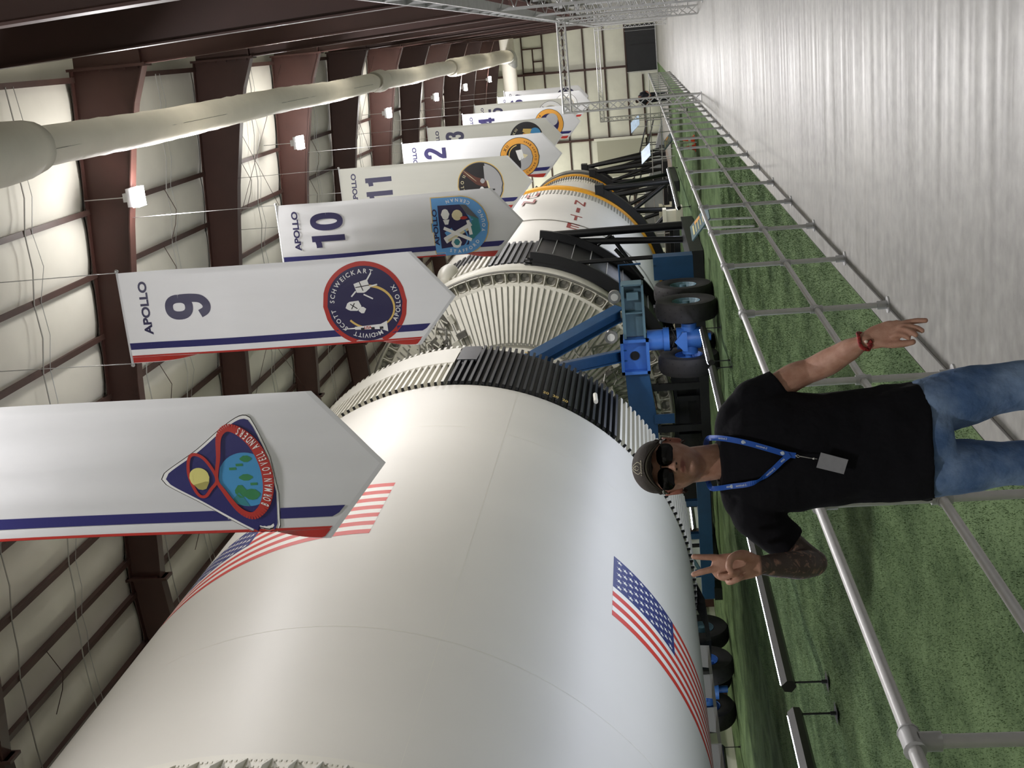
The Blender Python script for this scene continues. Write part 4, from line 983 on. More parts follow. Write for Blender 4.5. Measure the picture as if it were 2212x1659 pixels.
        P(B, b, [(cu - .05, cv + .12), (cu + .02, cv - .1), (cu + .32, cv - .42), (cu + .38, cv - .36), (cu + .2, cv - .1), (cu + .14, cv + .1), (cu + .0, cv + .2)], 5, 'p_brown')
        P(B, b, [(cu - .05, cv - .0), (cu - .3, cv - .2), (cu - .4, cv - .05), (cu - .35, cv + .1), (cu - .1, cv + .15)], 5, 'p_brown'); P(B, b, circ(cu - .1, cv + .02, .07, 14, ry=.06), 6, 'p_white'); P(B, b, circ(cu + .1, cv + .05, .06, 12), 6, 'p_gray')
        P(B, b, circ(cu - .35, cv - .12, .07, 14), 6, 'p_ltblue'); P(B, b, circ(cu - .12, cv + .3, .08, 14, ry=.03), 6, 'p_black')
        for q in range(6): P(B, b, circ(cu + .35 - .1 * q, cv + .3 + .03 * (q % 3), .025, 8, ry=.015), 6, 'p_black'); strip(B, b, [(cu + .36 - .02 * q, cv - .38 + .02 * q), (cu + .2 - .02 * q, cv - .2 + .02 * q)], .003, 7, 'p_cream')
        strip(B, b, [(cu - .1, cv + .2), (cu + .1, cv + .16)], .02, 7, 'p_cream')
        B.arc(b, 'APOLLO 11', cu, cv, .445, PI * .82, PI * .30, .075, 6, PI_['p_cream'])
    else:
        ring = {12: 'p_orange', 13: 'p_black', 14: 'p_orange', 15: 'p_white', 16: 'p_white', 17: 'p_navy'}[n]
        P(B, b, circ(cu, cv, .57, 48), 1, 'p_black'); P(B, b, circ(cu, cv, .555, 48), 2, ring); P(B, b, circ(cu, cv, .39, 40), 3, 'p_navy' if n == 14 else 'p_black' if n in (12, 13, 17) else 'p_cream')
        B.arc(b, 'APOLLO ' + {12: 'XII', 13: 'XIII', 14: '14', 15: '15', 16: '16', 17: 'XVII'}[n], cu, cv, .465, PI * .9, PI * .22, .085, 4, PI_['p_cream' if ring in ('p_black', 'p_navy') else 'p_ink' if False else 'p_black'])
        if n == 12:
            B.arc(b, 'Conrad Gordon Bean', cu, cv, .47, PI * 1.1, PI * 1.9, .06, 4, PI_['p_brown'], inward=True); P(B, b, circ(cu, cv, .38, 20, PI, 2 * PI), 4, 'p_gray'); P(B, b, [(cu - .1, cv - .02), (cu + .2, cv - .1), (cu + .22, cv + .08), (cu - .02, cv + .14)], 5, 'p_white'); P(B, b, [(cu - .05, cv + .14), (cu + .1, cv + .1), (cu + .05, cv + .25)], 5, 'p_cream'); strip(B, b, circ(cu + .05, cv, .3, 16, .2, 1.8), .012, 5, 'p_gold')
        elif n == 13:
            for q in range(3): P(B, b, [(cu - .2 + .15 * q, cv + .1), (cu - .05 + .15 * q, cv - .22 + .05 * q), (cu + .05 + .15 * q, cv - .1), (cu + .02 + .15 * q, cv + .2)], 5 + q, 'p_orange' if q % 2 else 'p_gold')
            P(B, b, circ(cu + .15, cv + .3, .2, 20), 5, 'p_ltblue')
        elif n == 14: P(B, b, circ(cu + .15, cv + .12, .24), 5, 'p_gray'); P(B, b, circ(cu - .2, cv - .12, .12), 5, 'p_ltblue'); P(B, b, [(cu - .1, cv - .05), (cu + .1, cv - .2), (cu + .02, cv + .05)], 6, 'p_white')
        elif n == 15: P(B, b, circ(cu, cv, .37), 5, 'p_gray'); P(B, b, circ(cu, cv + .05, .28, 20, ry=.2), 6, 'p_teal'); P(B, b, [(cu - .2, cv), (cu + .2, cv - .15), (cu + .1, cv + .02)], 7, 'p_red')
        elif n == 16: P(B, b, circ(cu, cv, .37), 5, 'p_gray'); P(B, b, [(cu - .15, cv - .2), (cu + .15, cv - .2), (cu + .13, cv + .1), (cu, cv + .2), (cu - .13, cv + .1)], 6, 'p_navy'); P(B, b, [(cu - .25, cv - .15), (cu + .25, cv - .15), (cu, cv + .05)], 7, 'p_gold')
        else: P(B, b, circ(cu, cv, .35), 5, 'p_blue'); P(B, b, circ(cu + .2, cv - .1, .1), 6, 'p_white'); P(B, b, [(cu - .15, cv - .2), (cu + .02, cv - .15), (cu + .02, cv + .25), (cu - .18, cv + .25)], 7, 'p_gold')
BD = {8: 'a figure eight looping the earth and moon', 9: 'a round navy badge ringed in red', 10: 'a light blue shield badge with a Roman ten', 11: 'a round black badge with an eagle', 12: 'a round orange-ringed badge with a sailing ship', 13: 'a round black badge with golden horses', 14: 'a round orange-ringed badge and blue centre', 15: 'a round white-ringed badge', 16: 'a round white-ringed shield badge', 17: 'a round dark badge at the far end'}
for n in range(8, 18):
    y = RY(n - 10); zt = 8.56 if n % 2 == 0 else 8.90
    t = thing('hanging_banner', 'white hanging banner lettered APOLLO %d with %s' % (n, BD[n]), 'banner', (BX, y, zt - 4.6), 'mission banners hanging in a row')
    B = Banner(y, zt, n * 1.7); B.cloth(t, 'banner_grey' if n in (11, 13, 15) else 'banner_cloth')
    b = MB()
    for a, c in ((-.345, -.44),):
        P(B, b, [(a, .02), (c, .02), (c, 4.15 + .0), (a, 4.24)], 1, 'p_blue', .06)
    b.build('blue_stripe', PK, t, True)
    b = MB(); P(B, b, [(-.525, .02), (-.549, .02), (-.549, 4.09), (-.525, 4.11)], 1, 'p_red', .03); P(B, b, [(-.551, .02), (-.628, .02), (-.628, 4.02), (-.551, 4.09)], 1, 'p_red', .03); b.build('red_stripe', PK, t, True)
    b = MB(); B.text(b, 'APOLLO', .13, .33, .115, 2, PI_['p_navy'], .05, wd=.74); b.build('lettering', PK, t)
    b = MB(); 
    if n < 10: digit(B, b, str(n), .12, .93, .64, .92)
    else: digit(B, b, '1', -.07 if n != 11 else -.05, .93, .64, 1.05); digit(B, b, str(n)[1], .28, .93, .64, .85)
    b.build('numeral', PK, t)
    b = MB(); emblem(n, B, b); b.build('emblem', PK, t)
    b = MB(); b.mi = 0
    for s_ in (-1, 1):
        e = []
        for i in range(9):
            u0 = s_ * .635 * (1 - i / 8); e.append((u0, B.bottom(u0)))
        for p, q in zip(e, e[1:]): b.add([B.pt(p[0], p[1] - .05, 1), B.pt(p[0], p[1], 1), B.pt(q[0], q[1], 1), B.pt(q[0], q[1] - .05, 1)], [(0, 1, 2, 3)])
    b.build('hem', 'banner_hem', t, True)
    b = MB(); b.tube((BX - .68, y, zt), (BX + .68, y, zt), .017, 8); b.build('top_pole', 'banner_cloth', t, 50)
    for s_ in (-1, 1):
        b = MB(); b.tube((BX + s_ * .64, y, zt), (BX + s_ * .62, y, topz(BX) - .5), .006, 5); b.sphere((BX + s_ * .66, y, zt), .028, 8, 6); b.build('hanging_wire', 'wire', t, True)

# ---------------------------------------------------------------- air duct, lamps, light bars
du = thing('air_duct', 'long white fabric air duct running under the roof beside the columns', 'duct', (-.83, 40, 9.9), None)
def fduct(y0, y1, r0, wr=.012, name='duct_sleeve', x=-.82):
    b = MB(); n = int((y1 - y0) / .35); K = 24
    for i in range(n + 1):
        y = y0 + (y1 - y0) * i / n; e = min(i, n - i) / n * (y1 - y0)
        r_ = r0 * (1 - .16 * math.exp(-e / .25))
        for k in range(K): a = 2 * PI * k / K; rr = r_ + wr * math.sin(y * 5.1 + 3 * math.sin(a * 2 + y)) * random.random(); b.v.append((x + rr * math.cos(a) + .02 * math.sin(y * .5), y, 10.05 + rr * math.sin(a) + .015 * math.sin(y * .9)))
    for i in range(n):
        for k in range(K): b.f.append((i * K + k, i * K + (k + 1) % K, (i + 1) * K + (k + 1) % K, (i + 1) * K + k)); b.m.append(0)
    b.f.append(tuple(range(K))); b.m.append(0); b.f.append(tuple(n * K + k for k in range(K))[::-1]); b.m.append(0)
    b.build(name, 'duct', du, True)
fduct(2, 16.5, .42); fduct(16.3, 39.8, .285); fduct(39.9, 41.5, .36, name='duct_collar'); fduct(41.3, 57.6, .30); fduct(57.3, 84.6, .42)
for y in (16.5, 39.9): 
    b = MB(); b.path([(-.82, y - .04, 10.05), (-.82, y + .04, 10.05)], .315, 24, cap=False); b.build('duct_band', 'duct', du, True)
b = MB(); 
for z in (0,): b.path([(-.84, 16.4 + .5 * k, 10.05 - .275) for k in range(46)], .005, 4); 
b.build('duct_seam', 'rib_gray', du)
b = MB(); b.path([(-.82, 84.4, 10.05), (-.82, 85.6, 10.05), (-1.0, 86.3, 10.05), (-1.5, 86.6, 10.1)], [.43, .43, .43, .43], 20); b.build('elbow', 'duct_metal', du, 40)
b = MB(); b.path([(.5, 86.6, 10.3), (-4.2, 86.6, 10.2)], .5, 20); b.build('cross_duct', 'duct', du, 40)
for k, y in enumerate(LAMP_Y):
    nm = ['', '', 'nearest bright white ceiling lamp above the banner row', 'second nearest bright ceiling lamp above the banner row', 'third nearest bright ceiling lamp above the banner row', 'third farthest bright ceiling lamp above the banner row', 'second farthest bright ceiling lamp above the banner row', 'farthest bright ceiling lamp near the end wall'][k]
    if not nm: continue
    t = thing('ceiling_lamp', nm, 'lamp', (LAMP_X, y, LAMP_Z), 'bright lamps under the roof')
    b = MB(); b.box((LAMP_X, y, LAMP_Z + .06), (.34, .34, .1)); b.box((LAMP_X, y, LAMP_Z + .16), (.16, .16, .12)); b.build('housing', 'galv', t)
    b = MB(); b.box((LAMP_X, y, LAMP_Z - .05), (.36, .36, .12)); b.build('lens', 'lamp_face', t)
    b = MB(); b.tube((LAMP_X, y, LAMP_Z + .2), (LAMP_X, y, topz(LAMP_X) - .02), .01, 6); b.build('drop_rod', 'wire', t)
def lightbar(label, x, y0, y1, side, zc=.44):
    t = thing('light_bar', label, 'light', (x, (y0 + y1) / 2, 0), 'black floor light bars beside the rocket')
    b = MB(); b.prism([(x - .0, zc - .085), (x + .07, zc - .05), (x + .075, zc + .02), (x + .01, zc + .085), (x - .06, zc + .05), (x - .07, zc - .03)] if side < 0 else [(x, zc - .085), (x - .07, zc - .05), (x - .075, zc + .02), (x - .01, zc + .085), (x + .06, zc + .05), (x + .07, zc - .03)], y0, y1); b.build('housing', 'led_house', t)
    s_ = side; b = MB(); b.add([(x + s_ * .066, y0 + .05, zc + .05), (x + s_ * -.004 - s_ * .0, y0 + .05, zc + .092), (x + s_ * -.004, y1 - .05, zc + .092), (x + s_ * .066, y1 - .05, zc + .05)], [(0, 1, 2, 3)] if s_ > 0 else [(0, 3, 2, 1)]); b.build('led_strip', 'led', t)
    for y in (y0 + .06, y1 - .06):
        b = MB(); b.tube((x + .02, y, zc - .06), (x + .02, y, .02), .012, 8); b.add([(x - .06, y - .12, .012), (x + .10, y - .12, .012), (x + .10, y + .12, .012), (x - .06, y + .12, .012)], [(0, 1, 2, 3)]); b.tube((x + .02, y, .07), (x + .02, y, .01), .022, 8); b.build('stand', 'frame_black', t)
lightbar('nearest long black light bar on short stands on the turf', -7.28, 5.3, 12.1, -1)
lightbar('longest black light bar, on the turf beyond the gap beside the rocket', -7.26, 12.62, 26.35, -1)
lightbar('black light bar on the turf running towards the dolly tyres', -7.26, 26.8, 30.1, -1)
lightbar('black light bar on the turf beside the second stage', -6.3, 45.0, 58.5, -1)
for y0, y1, nm in ((6, 14, 'light bar glowing on the far side of the rocket, nearest'), (14.5, 24, 'light bar glowing on the far side of the rocket, middle'), (24.5, 29.8, 'light bar glowing beyond the rocket, just before the far tyres'), (45, 57, 'light bar on the far side of the second stage')):
    lightbar(nm, -18.9, y0, y1, 1, .5)

# ---------------------------------------------------------------- truss portals
def portal(label, y, xl, xr, zt, wd=.2, hb=1.1):
    t = thing('truss_portal', label, 'truss', (xl, y, 0))
    def lat(p, q, nm):
        p, q = Vector(p), Vector(q); d = (q - p).normalized(); a = Vector((0, 1, 0)); c = d.cross(a)
        b = MB(); L = (q - p).length; h = wd / 2; n = int(L / (wd * 1.15))
        for s1_ in (-1, 1):
            for s2_ in (-1, 1): b.tube(p + a * h * s1_ + c * h * s2_, q + a * h * s1_ + c * h * s2_, .022, 8)
        for i in range(n):
            f0, f1 = p + d * L * i / n, p + d * L * (i + 1) / n
            for s1_ in (-1, 1):
                b.tube(f0 + a * h * s1_ + c * h, f1 + a * h * s1_ - c * h, .009, 5); b.tube(f0 + a * h * s1_ - c * h, f1 + a * h * s1_ + c * h, .009, 5)
                b.tube(f0 + c * h * s1_ + a * h, f1 + c * h * s1_ - a * h, .009, 5)
        b.build(nm, 'alu', t, 50)
    lat((xl, y, .02), (xl, y, zt), 'leg'); lat((xl - wd / 2, y, zt - wd / 2), (xr, y, zt - wd / 2), 'crossbar')
    if hb: lat((xr + .0, y, .02), (xr, y, zt), 'leg')
    b = MB(); b.box((xl, y, .01), (.3, .3, .02)); b.build('base_plate', 'alu', t)
portal('near square aluminium lattice truss portal spanning the walkway from the railing', 34.1, -1.85, .42, 3.72, .21)
portal('far aluminium lattice truss portal beyond the near one', 64.5, -4.2, .34, 3.62, .2)

# ---------------------------------------------------------------- signs, cones, ramp, small things
def infosign(name, label, cx, cy, cz, w_, h_, foot, m_, rz=0, tilt=50, lines=True, txt='sign_text'):
    t = thing(name, label, 'sign', (cx, cy, 0), None, rz)
    Rm = Matrix.Rotation(math.radians(tilt), 3, 'X')
    b = MB(); b.box((0, 0, cz), (w_, h_, .02), Rm); b.build('panel', m_, t, local=True)
    if lines:
        b = MB()
        for k in range(5):
            c_ = Rm @ Vector(((-.05 if k else 0) * w_, h_ * (.34 - .13 * k), .012)); b.box((c_.x, c_.y, c_.z + cz), (w_ * (.62 if k == 0 else random.uniform(.35, .6)), .035 * h_ * (2.2 if k == 0 else 1), .003), Rm)
        b.build('print', txt, t, local=True)
        b = MB(); c_ = Rm @ Vector((.33 * w_, .1 * h_, .012)); b.box((c_.x, c_.y, c_.z + cz), (w_ * .2, h_ * .3, .003), Rm); b.build('picture', 'p_orange', t, local=True)
    for s_ in (-1, 1):
        b = MB(); b.tube((s_ * w_ * .3, .02, cz - .02), (s_ * w_ * .3, .05, .01), .018, 8); b.build('stand_leg', 'alu', t, local=True)
infosign('info_sign', 'tilted teal information panel on the turf behind the railing posts', -3.0, 19.6, .86, .62, .46, 0, 'sign_teal', math.radians(78), 38)
infosign('info_sign', 'smaller grey-blue information panel farther along beside orange cones', -3.25, 38.0, .85, .62, .46, 0, 'sign_teal', math.radians(70), 38)
infosign('display_board', 'pale slanted display board standing on the far turf', -5.9, 62.5, 1.42, .95, .7, 0, 'sign_pale', math.radians(55), 40, False)
infosign('display_board', 'second pale slanted board in front of the far ramp', -5.9, 84.0, 1.9, 1.1, .9, 0, 'sign_pale', math.radians(55), 40, False)
for k, (x, y) in enumerate(((-3.6, 38.9), (-3.4, 39.5))):
    t = thing('traffic_cone', ['orange traffic cone left of the small panel', 'orange traffic cone behind the small panel'][k], 'cone', (x, y, 0))
    b = MB(); n = 18
    pr = [(.10, .03), (.075, .12), (.06, .2), (.035, .33), (.02, .38)]
    for r_, z in pr: b.v += [(x + r_ * math.cos(2 * PI * i / n), y + r_ * math.sin(2 * PI * i / n), z) for i in range(n)]
    for j in range(4):
        for i in range(n): b.f.append((j * n + i, j * n + (i + 1) % n, (j + 1) * n + (i + 1) % n, (j + 1) * n + i)); b.m.append(1 if j == 1 else 0)
    b.f.append(tuple(4 * n + i for i in range(n))); b.m.append(0); b.build('cone_body', ['cone_orange', 'white_paint'], t, 50)
    b = MB(); b.box((x, y, .015), (.26, .26, .03)); b.build('base', 'cone_orange', t)
ra = thing('access_ramp', 'grey ramp with dark pipe handrails in front of the end wall', 'ramp', (-8, 88, 0))
b = MB(); b.add([(-5.9, 87.6, 0), (-11.5, 87.6, 0), (-11.5, 87.6, 1.6), (-5.9, 89.6, 0), (-11.5, 89.6, 0), (-11.5, 89.6, 1.6)], [(0, 2, 1), (3, 4, 5), (0, 3, 5, 2), (1, 2, 5, 4)]); b.build('deck', 'screen_gray', ra)
b = MB(); b.lohi((-15, 87.6, 0), (-11.5, 89.6, 1.6)); b.build('landing', 'screen_gray', ra)
for y in (87.7, 89.5):
    for dz in (1.05, .6):
        b = MB(); b.path([(-6.0, y, dz), (-11.5, y, 1.6 + dz), (-15, y, 1.6 + dz)], .03, 6); b.build('handrail', 'frame_black', ra)
    for k in range(6): x = -6.0 - k * 1.7; z = min(1.6, (-5.9 - x) / 5.6 * 1.6); b = MB(); b.tube((x, y, z), (x, y, z + 1.05), .028, 6); b.build('rail_post', 'frame_black', ra)
for k, (x, y) in enumerate(((-2.9, 47.0), (-2.75, 44.0))):
    t = thing('spot_light', ['small white spot light on the turf, farther of two', 'small white spot light on the turf, nearer of two'][k], 'light', (x, y, 0))
    b = MB(); b.path([(x, y, .03), (x, y, .3)], .05, 10); b.build('body', 'white_paint', t, 40); b = MB(); b.box((x, y, .015), (.2, .2, .03)); b.build('base', 'frame_black', t)
for k, (x, y) in enumerate(((-9.0, 63.5), (-9.3, 66.0), (-8.0, 55.0))):
    t = thing('pedestal', ['cream stepped pedestal block on the far turf', 'second cream pedestal block on the far turf', 'cream pedestal block below the second stage'][k], 'pedestal', (x, y, 0))
    b = MB(); b.box((x, y, .15), (.8, .8, .3)); b.box((x, y, .5), (.5, .5, .45)); b.box((x, y, .8), (.65, .65, .16)); b.build('block', 'cream_box', t)
# ---------------------------------------------------------------- people
def limb(b, pts, rs, n=18, flat0=False, flat1=False, side=None):
    """a swept tube with rounded ends; radii may be (side, depth) pairs"""
    P_ = [Vector(p) for p in pts]; R_ = [r if isinstance(r, tuple) else (r, r) for r in rs]
    # subdivide along a smooth curve
    Q, S = [], []
    for i in range(len(P_) - 1):
        a, c = P_[max(0, i - 1)], P_[min(len(P_) - 1, i + 2)]; p, q = P_[i], P_[i + 1]
        m0, m1 = (q - a) * .5, (c - p) * .5; K = 5
        for k in range(K):
            t = k / K; t2, t3 = t * t, t * t * t
            Q.append(p * (2 * t3 - 3 * t2 + 1) + m0 * (t3 - 2 * t2 + t) + q * (3 * t2 - 2 * t3) + m1 * (t3 - t2))
            s_ = t2 * (3 - 2 * t); S.append((R_[i][0] * (1 - s_) + R_[i + 1][0] * s_, R_[i][1] * (1 - s_) + R_[i + 1][1] * s_))
    Q.append(P_[-1]); S.append(R_[-1])
    def cap(p, d, r, first):
        o = []
        for k in range(1, 5):
            a = PI / 2 * k / 4.4; o.append((p + d * max(r[0], r[1]) * math.sin(a) * .95, (r[0] * math.cos(a), r[1] * math.cos(a))))
        return o[::-1] if first else o
    if not flat0: h = cap(Q[0], (Q[0] - Q[1]).normalized(), S[0], True); Q = [x[0] for x in h] + Q; S = [x[1] for x in h] + S
    if not flat1: h = cap(Q[-1], (Q[-1] - Q[-2]).normalized(), S[-1], False); Q += [x[0] for x in h]; S += [x[1] for x in h]
    base = len(b.v); sd = Vector(side) if side else None; N = len(Q)
    for i, p in enumerate(Q):
        t = (Q[min(i + 1, N - 1)] - Q[max(i - 1, 0)]).normalized()
        if sd is None: sd = Vector((1, 0, 0)) if abs(t.x) < .8 else Vector((0, 1, 0))
        d = sd.cross(t).normalized() if abs(sd.dot(t)) < .99 else Vector((0, 1, 0)); a = t.cross(d).normalized(); sd = a
        for k in range(n):
            an = 2 * PI * k / n; b.v.append(tuple(p + a * (S[i][0] * math.cos(an)) + d * (S[i][1] * math.sin(an))))
    for i in range(N - 1):
        for k in range(n): b.f.append((base + i * n + k, base + i * n + (k + 1) % n, base + (i + 1) * n + (k + 1) % n, base + (i + 1) * n + k)); b.m.append(b.mi)
    b.f.append(tuple(base + k for k in range(n))[::-1]); b.m.append(b.mi); b.f.append(tuple(base + (N - 1) * n + k for k in range(n))); b.m.append(b.mi)
    return b
def remesh(o, vox, smooth=2):
    m = o.modifiers.new('Remesh', 'REMESH'); m.mode = 'VOXEL'; m.voxel_size = vox; m.use_smooth_shade = True
    if smooth: s = o.modifiers.new('Smooth', 'SMOOTH'); s.iterations = smooth; s.factor = .5
    return o
def head_mesh(b):
    nt, npn = 90, 120; base = len(b.v)
    for j in range(nt + 1):
        th = PI * j / nt
        for i in range(npn):
            ph = 2 * PI * i / npn
            x, y, z = math.sin(th) * math.cos(ph), math.sin(th) * math.sin(ph), math.cos(th)
            X, Y, Z = .0765 * x, .094 * y, .112 * z
            if Z < 0:
                q = -Z / .112; X *= 1 - .26 * q ** 1.4; Y *= 1 - .10 * q ** 2
                if y < 0: Y -= .014 * q ** 1.2 * (1 - abs(x)) ** .5 if abs(x) < 1 else 0
                if y > 0: Y *= 1 - .35 * q
            if y < 0:                                           # the face
                g = lambda cx, cz, sx, sz: math.exp(-((X - cx) / sx) ** 2 - ((Z - cz) / sz) ** 2)
                d = 0
                d += .006 * g(0, .03, .045, .02)                                 # brow
                d -= .010 * (g(.032, .008, .019, .015) + g(-.032, .008, .019, .015))
                f = max(0, min(1, (.022 - Z) / .05)); 
                if Z > -.045: d += (.006 + .020 * f) * math.exp(-(X / (.0085 + .006 * f)) ** 2) * smooth(-.041, -.030, Z) * smooth(.035, .01, Z)
                d += .009 * (g(.0125, -.030, .007, .007) + g(-.0125, -.030, .007, .007))
                d += .005 * g(0, -.045, .02, .008)
                d += .0065 * g(0, -.0475, .021, .0042) + .007 * g(0, -.0565, .018, .0048)
                d -= .004 * g(0, -.052, .024, .0016) + .005 * g(0, -.068, .02, .006)
                d += .009 * g(0, -.086, .022, .014)
                d += .005 * (g(.045, -.018, .02, .02) + g(-.045, -.018, .02, .02)); d -= .004 * (g(.044, -.055, .014, .025) + g(-.044, -.055, .014, .025))
                Y -= d * min(1, -y * 1.6)
            b.v.append(HEAD_PT(X, Y, Z))
    for j in range(nt):
        for i in range(npn): b.f.append((base + j * npn + i, base + (j + 1) * npn + i, base + (j + 1) * npn + (i + 1) % npn, base + j * npn + (i + 1) % npn)); b.m.append(0)
    for s in (-1, 1):                                          # ears
        c = HEAD_PT(s * .079, .008, -.008); b.sphere(c, (.010, .017, .030), 16, 12)
        pts = [HEAD_PT(s * (.085 + .003 * math.sin(t)), .012 - .016 * math.cos(t), -.006 + .028 * math.sin(t)) for t in np.linspace(-1.2, 3.6, 12)]
        b.path(pts, .0042, 8)
man = thing('person', 'man in black t-shirt, jeans, cap and sunglasses making a two-finger sign by the railing', 'person', (-1.27291, 3.63348, 0), None, math.radians(19.3068))
b = MB(); head_mesh(b)
limb(b, [(-.012, .035, 1.46), (-.026, .02, 1.56), (-.034, .012, 1.66)], [.075, .056, .056])
limb(b, [(0, 0, 1.05), (0, 0, 1.15), (0, .0, 1.3), (0, 0, 1.42)], [(.13, .08), (.12, .075), (.13, .08), (.09, .05)])
limb(b, [(-.11, 0, 1.45), (-.19, .01, 1.445), (-.30, .02, 1.36), (-.352, .012, 1.295)], [.03, .042, .046, .040])
limb(b, [(-.352, .02, 1.295), (-.35, -.05, 1.345), (-.342, -.12, 1.41), (-.333, -.19, 1.472)], [.041, (.044, .042), (.037, .034), (.0275, .021)], side=(1, 0, 0))
limb(b, [(-.333, -.19, 1.468), (-.333, -.198, 1.51), (-.335, -.2, 1.55), (-.334, -.2, 1.578)], [(.028, .020), (.038, .018), (.043, .016), (.041, .013)], side=(1, 0, 0))
def finger(pts, r):
    r *= 1.09
    limb(b, pts, [r * 1.12, r * 1.03, r * .98, r * .86][:len(pts)] if len(pts) <= 4 else [r * 1.1, r * 1.08, r, r * .95, r * .85], n=14)
finger([(-.312, -.2, 1.565), (-.304, -.203, 1.598), (-.301, -.206, 1.636), (-.299, -.2, 1.664)], .0086)
finger([(-.332, -.2, 1.565), (-.336, -.203, 1.602), (-.343, -.206, 1.64), (-.3505, -.2, 1.667)], .0090)
finger([(-.352, -.198, 1.560), (-.357, -.214, 1.588), (-.357, -.240, 1.580), (-.350, -.247, 1.556), (-.345, -.232, 1.542)], .0088)
finger([(-.366, -.195, 1.548), (-.374, -.208, 1.568), (-.374, -.232, 1.563), (-.366, -.240, 1.542), (-.361, -.226, 1.530)], .0078)
limb(b, [(-.315, -.195, 1.492), (-.299, -.216, 1.522), (-.303, -.242, 1.556), (-.328, -.256, 1.567), (-.342, -.258, 1.560)], [.016, .0155, .0112, .0105, .0085], n=14)
limb(b, [(.09, 0, 1.44), (.155, .0, 1.42), (.215, .005, 1.33), (.238, 0, 1.265)], [.03, .042, .044, .038])
limb(b, [(.238, 0, 1.265), (.256, -.04, 1.22), (.282, -.095, 1.17), (.306, -.15, 1.120)], [.039, .041, .035, (.018, .025)])
limb(b, [(.304, -.148, 1.125), (.314, -.158, 1.092), (.324, -.170, 1.058), (.330, -.178, 1.036)], [(.027, .018), (.036, .016), (.036, .014), (.030, .011)], side=(.9, .3, .3))
finger([(.336, -.172, 1.052), (.346, -.183, 1.018), (.350, -.193, .985), (.349, -.202, .958)], .0082)
finger([(.329, -.176, 1.050), (.336, -.195, 1.018), (.328, -.214, .990), (.318, -.224, .975)], .0085)
finger([(.320, -.176, 1.052), (.326, -.202, 1.026), (.316, -.224, 1.004), (.306, -.232, .995)], .0082)
finger([(.310, -.174, 1.060), (.314, -.198, 1.038), (.306, -.218, 1.022), (.299, -.224, 1.014)], .0074)
limb(b, [(.302, -.16, 1.098), (.291, -.172, 1.06), (.287, -.184, 1.026), (.290, -.192, .996)], [.017, .0135, .0108, .009], n=14)
for (h, kn, an) in (((.09, 0, .92), (.155, -.01, .5), (.20, .02, .1)), ((-.085, 0, .92), (-.09, -.02, .5), (-.10, .02, .1))):
    limb(b, [h, ((h[0] + kn[0]) / 2, -.01, .72), kn, ((kn[0] + an[0]) / 2, .02, .3), an], [.055, .05, .042, .04, .03])
body = b.build('body', 'skin', man, True, True); remesh(body, .0032, 2)
# nails on the raised fingers are on the far side; the hair shows under the cap
b = MB()
for j in range(13):
    for i in range(40):
        th = PI / 2 * j / 12 * 1.0; ph = 2 * PI * i / 40; x, y, z = math.sin(th) * math.cos(ph), math.sin(th) * math.sin(ph), math.cos(th)
        b.v.append(HEAD_PT(.0785 * x, .0965 * y, (.044 if y < 0 else .044 - .07 * y) + .068 * z + .004 * math.sin(ph * 9) * (j > 10)))
for j in range(12):
    for i in range(40): b.f.append((j * 40 + i, (j + 1) * 40 + i, (j + 1) * 40 + (i + 1) % 40, j * 40 + (i + 1) % 40)); b.m.append(0)
for i in range(90):
    a = rng.uniform(-.2, PI + .2); z = rng.uniform(-.035, .05); p = Vector(HEAD_PT(.079 * math.cos(a), .094 * math.sin(a) if math.sin(a) > 0 else .04 * math.sin(a) + .0, z))
    q = p + Vector((.006 * math.cos(a), .006 * math.sin(a) + .004, -.014)); b.path([p, (p + q) / 2 + Vector((.002 * math.cos(a), .002, 0)), q], [.0042, .0038, .001], 5)
b.build('hair', 'hair', man, True, True)
# t-shirt
b = MB()
sec = [(.940, .181, .122, .002), (.99, .180, .120, 0), (1.06, .176, .115, 0), (1.15, .173, .112, -.004), (1.24, .175, .116, -.008), (1.33, .181, .120, -.010), (1.40, .186, .118, -.010), (1.45, .188, .108, -.010), (1.49, .178, .095, -.012), (1.52, .150, .082, -.016), (1.545, .112, .072, -.024), (1.565, .078, .066, -.03)]
n = 72
for (z, hw, hd, cx) in sec:
    for k in range(n):
        a = 2 * PI * k / n; x = cx + hw * math.copysign(abs(math.cos(a)) ** .82, math.cos(a)); y = hd * math.copysign(abs(math.sin(a)) ** .86, math.sin(a))
        zz = z
        if z < 1.0: zz += .10 * max(0, x + .02) * (1 if y < 0 else .6) + .01 * math.cos(a * 3) + .004 * math.sin(a * 7)
        fold = .004 * math.sin(a * 9 + z * 14) * smooth(1.35, 1.0, z) + .003 * math.sin(a * 4 + z * 30)
        # front neckline dips
        if z > 1.53 and y < 0: zz -= .014 * (1 - abs(math.cos(a)))
        b.v.append((x + fold * math.cos(a), y + fold * math.sin(a), zz))
for j in range(len(sec) - 1):
    for k in range(n): b.f.append((j * n + k, j * n + (k + 1) % n, (j + 1) * n + (k + 1) % n, (j + 1) * n + k)); b.m.append(0)
b.f.append(tuple(range(n))[::-1]); b.m.append(0); b.f.append(tuple((len(sec) - 1) * n + k for k in range(n))); b.m.append(0)
limb(b, [(-.12, 0, 1.485), (-.185, .004, 1.468), (-.245, .012, 1.415), (-.292, .018, 1.368)], [.062, .072, .066, .060], n=26, flat1=True)
limb(b, [(.10, 0, 1.48), (.150, 0, 1.452), (.178, .002, 1.405), (.201, .003, 1.366)], [.062, .066, .058, .053], n=26, flat1=True)
limb(b, [(-.10, .0, 1.525), (-.155, .0, 1.505), (-.20, .005, 1.47)], [.045, .052, .05], n=20); limb(b, [(.06, .0, 1.53), (.115, .0, 1.505), (.16, .0, 1.46)], [.045, .052, .05], n=20)
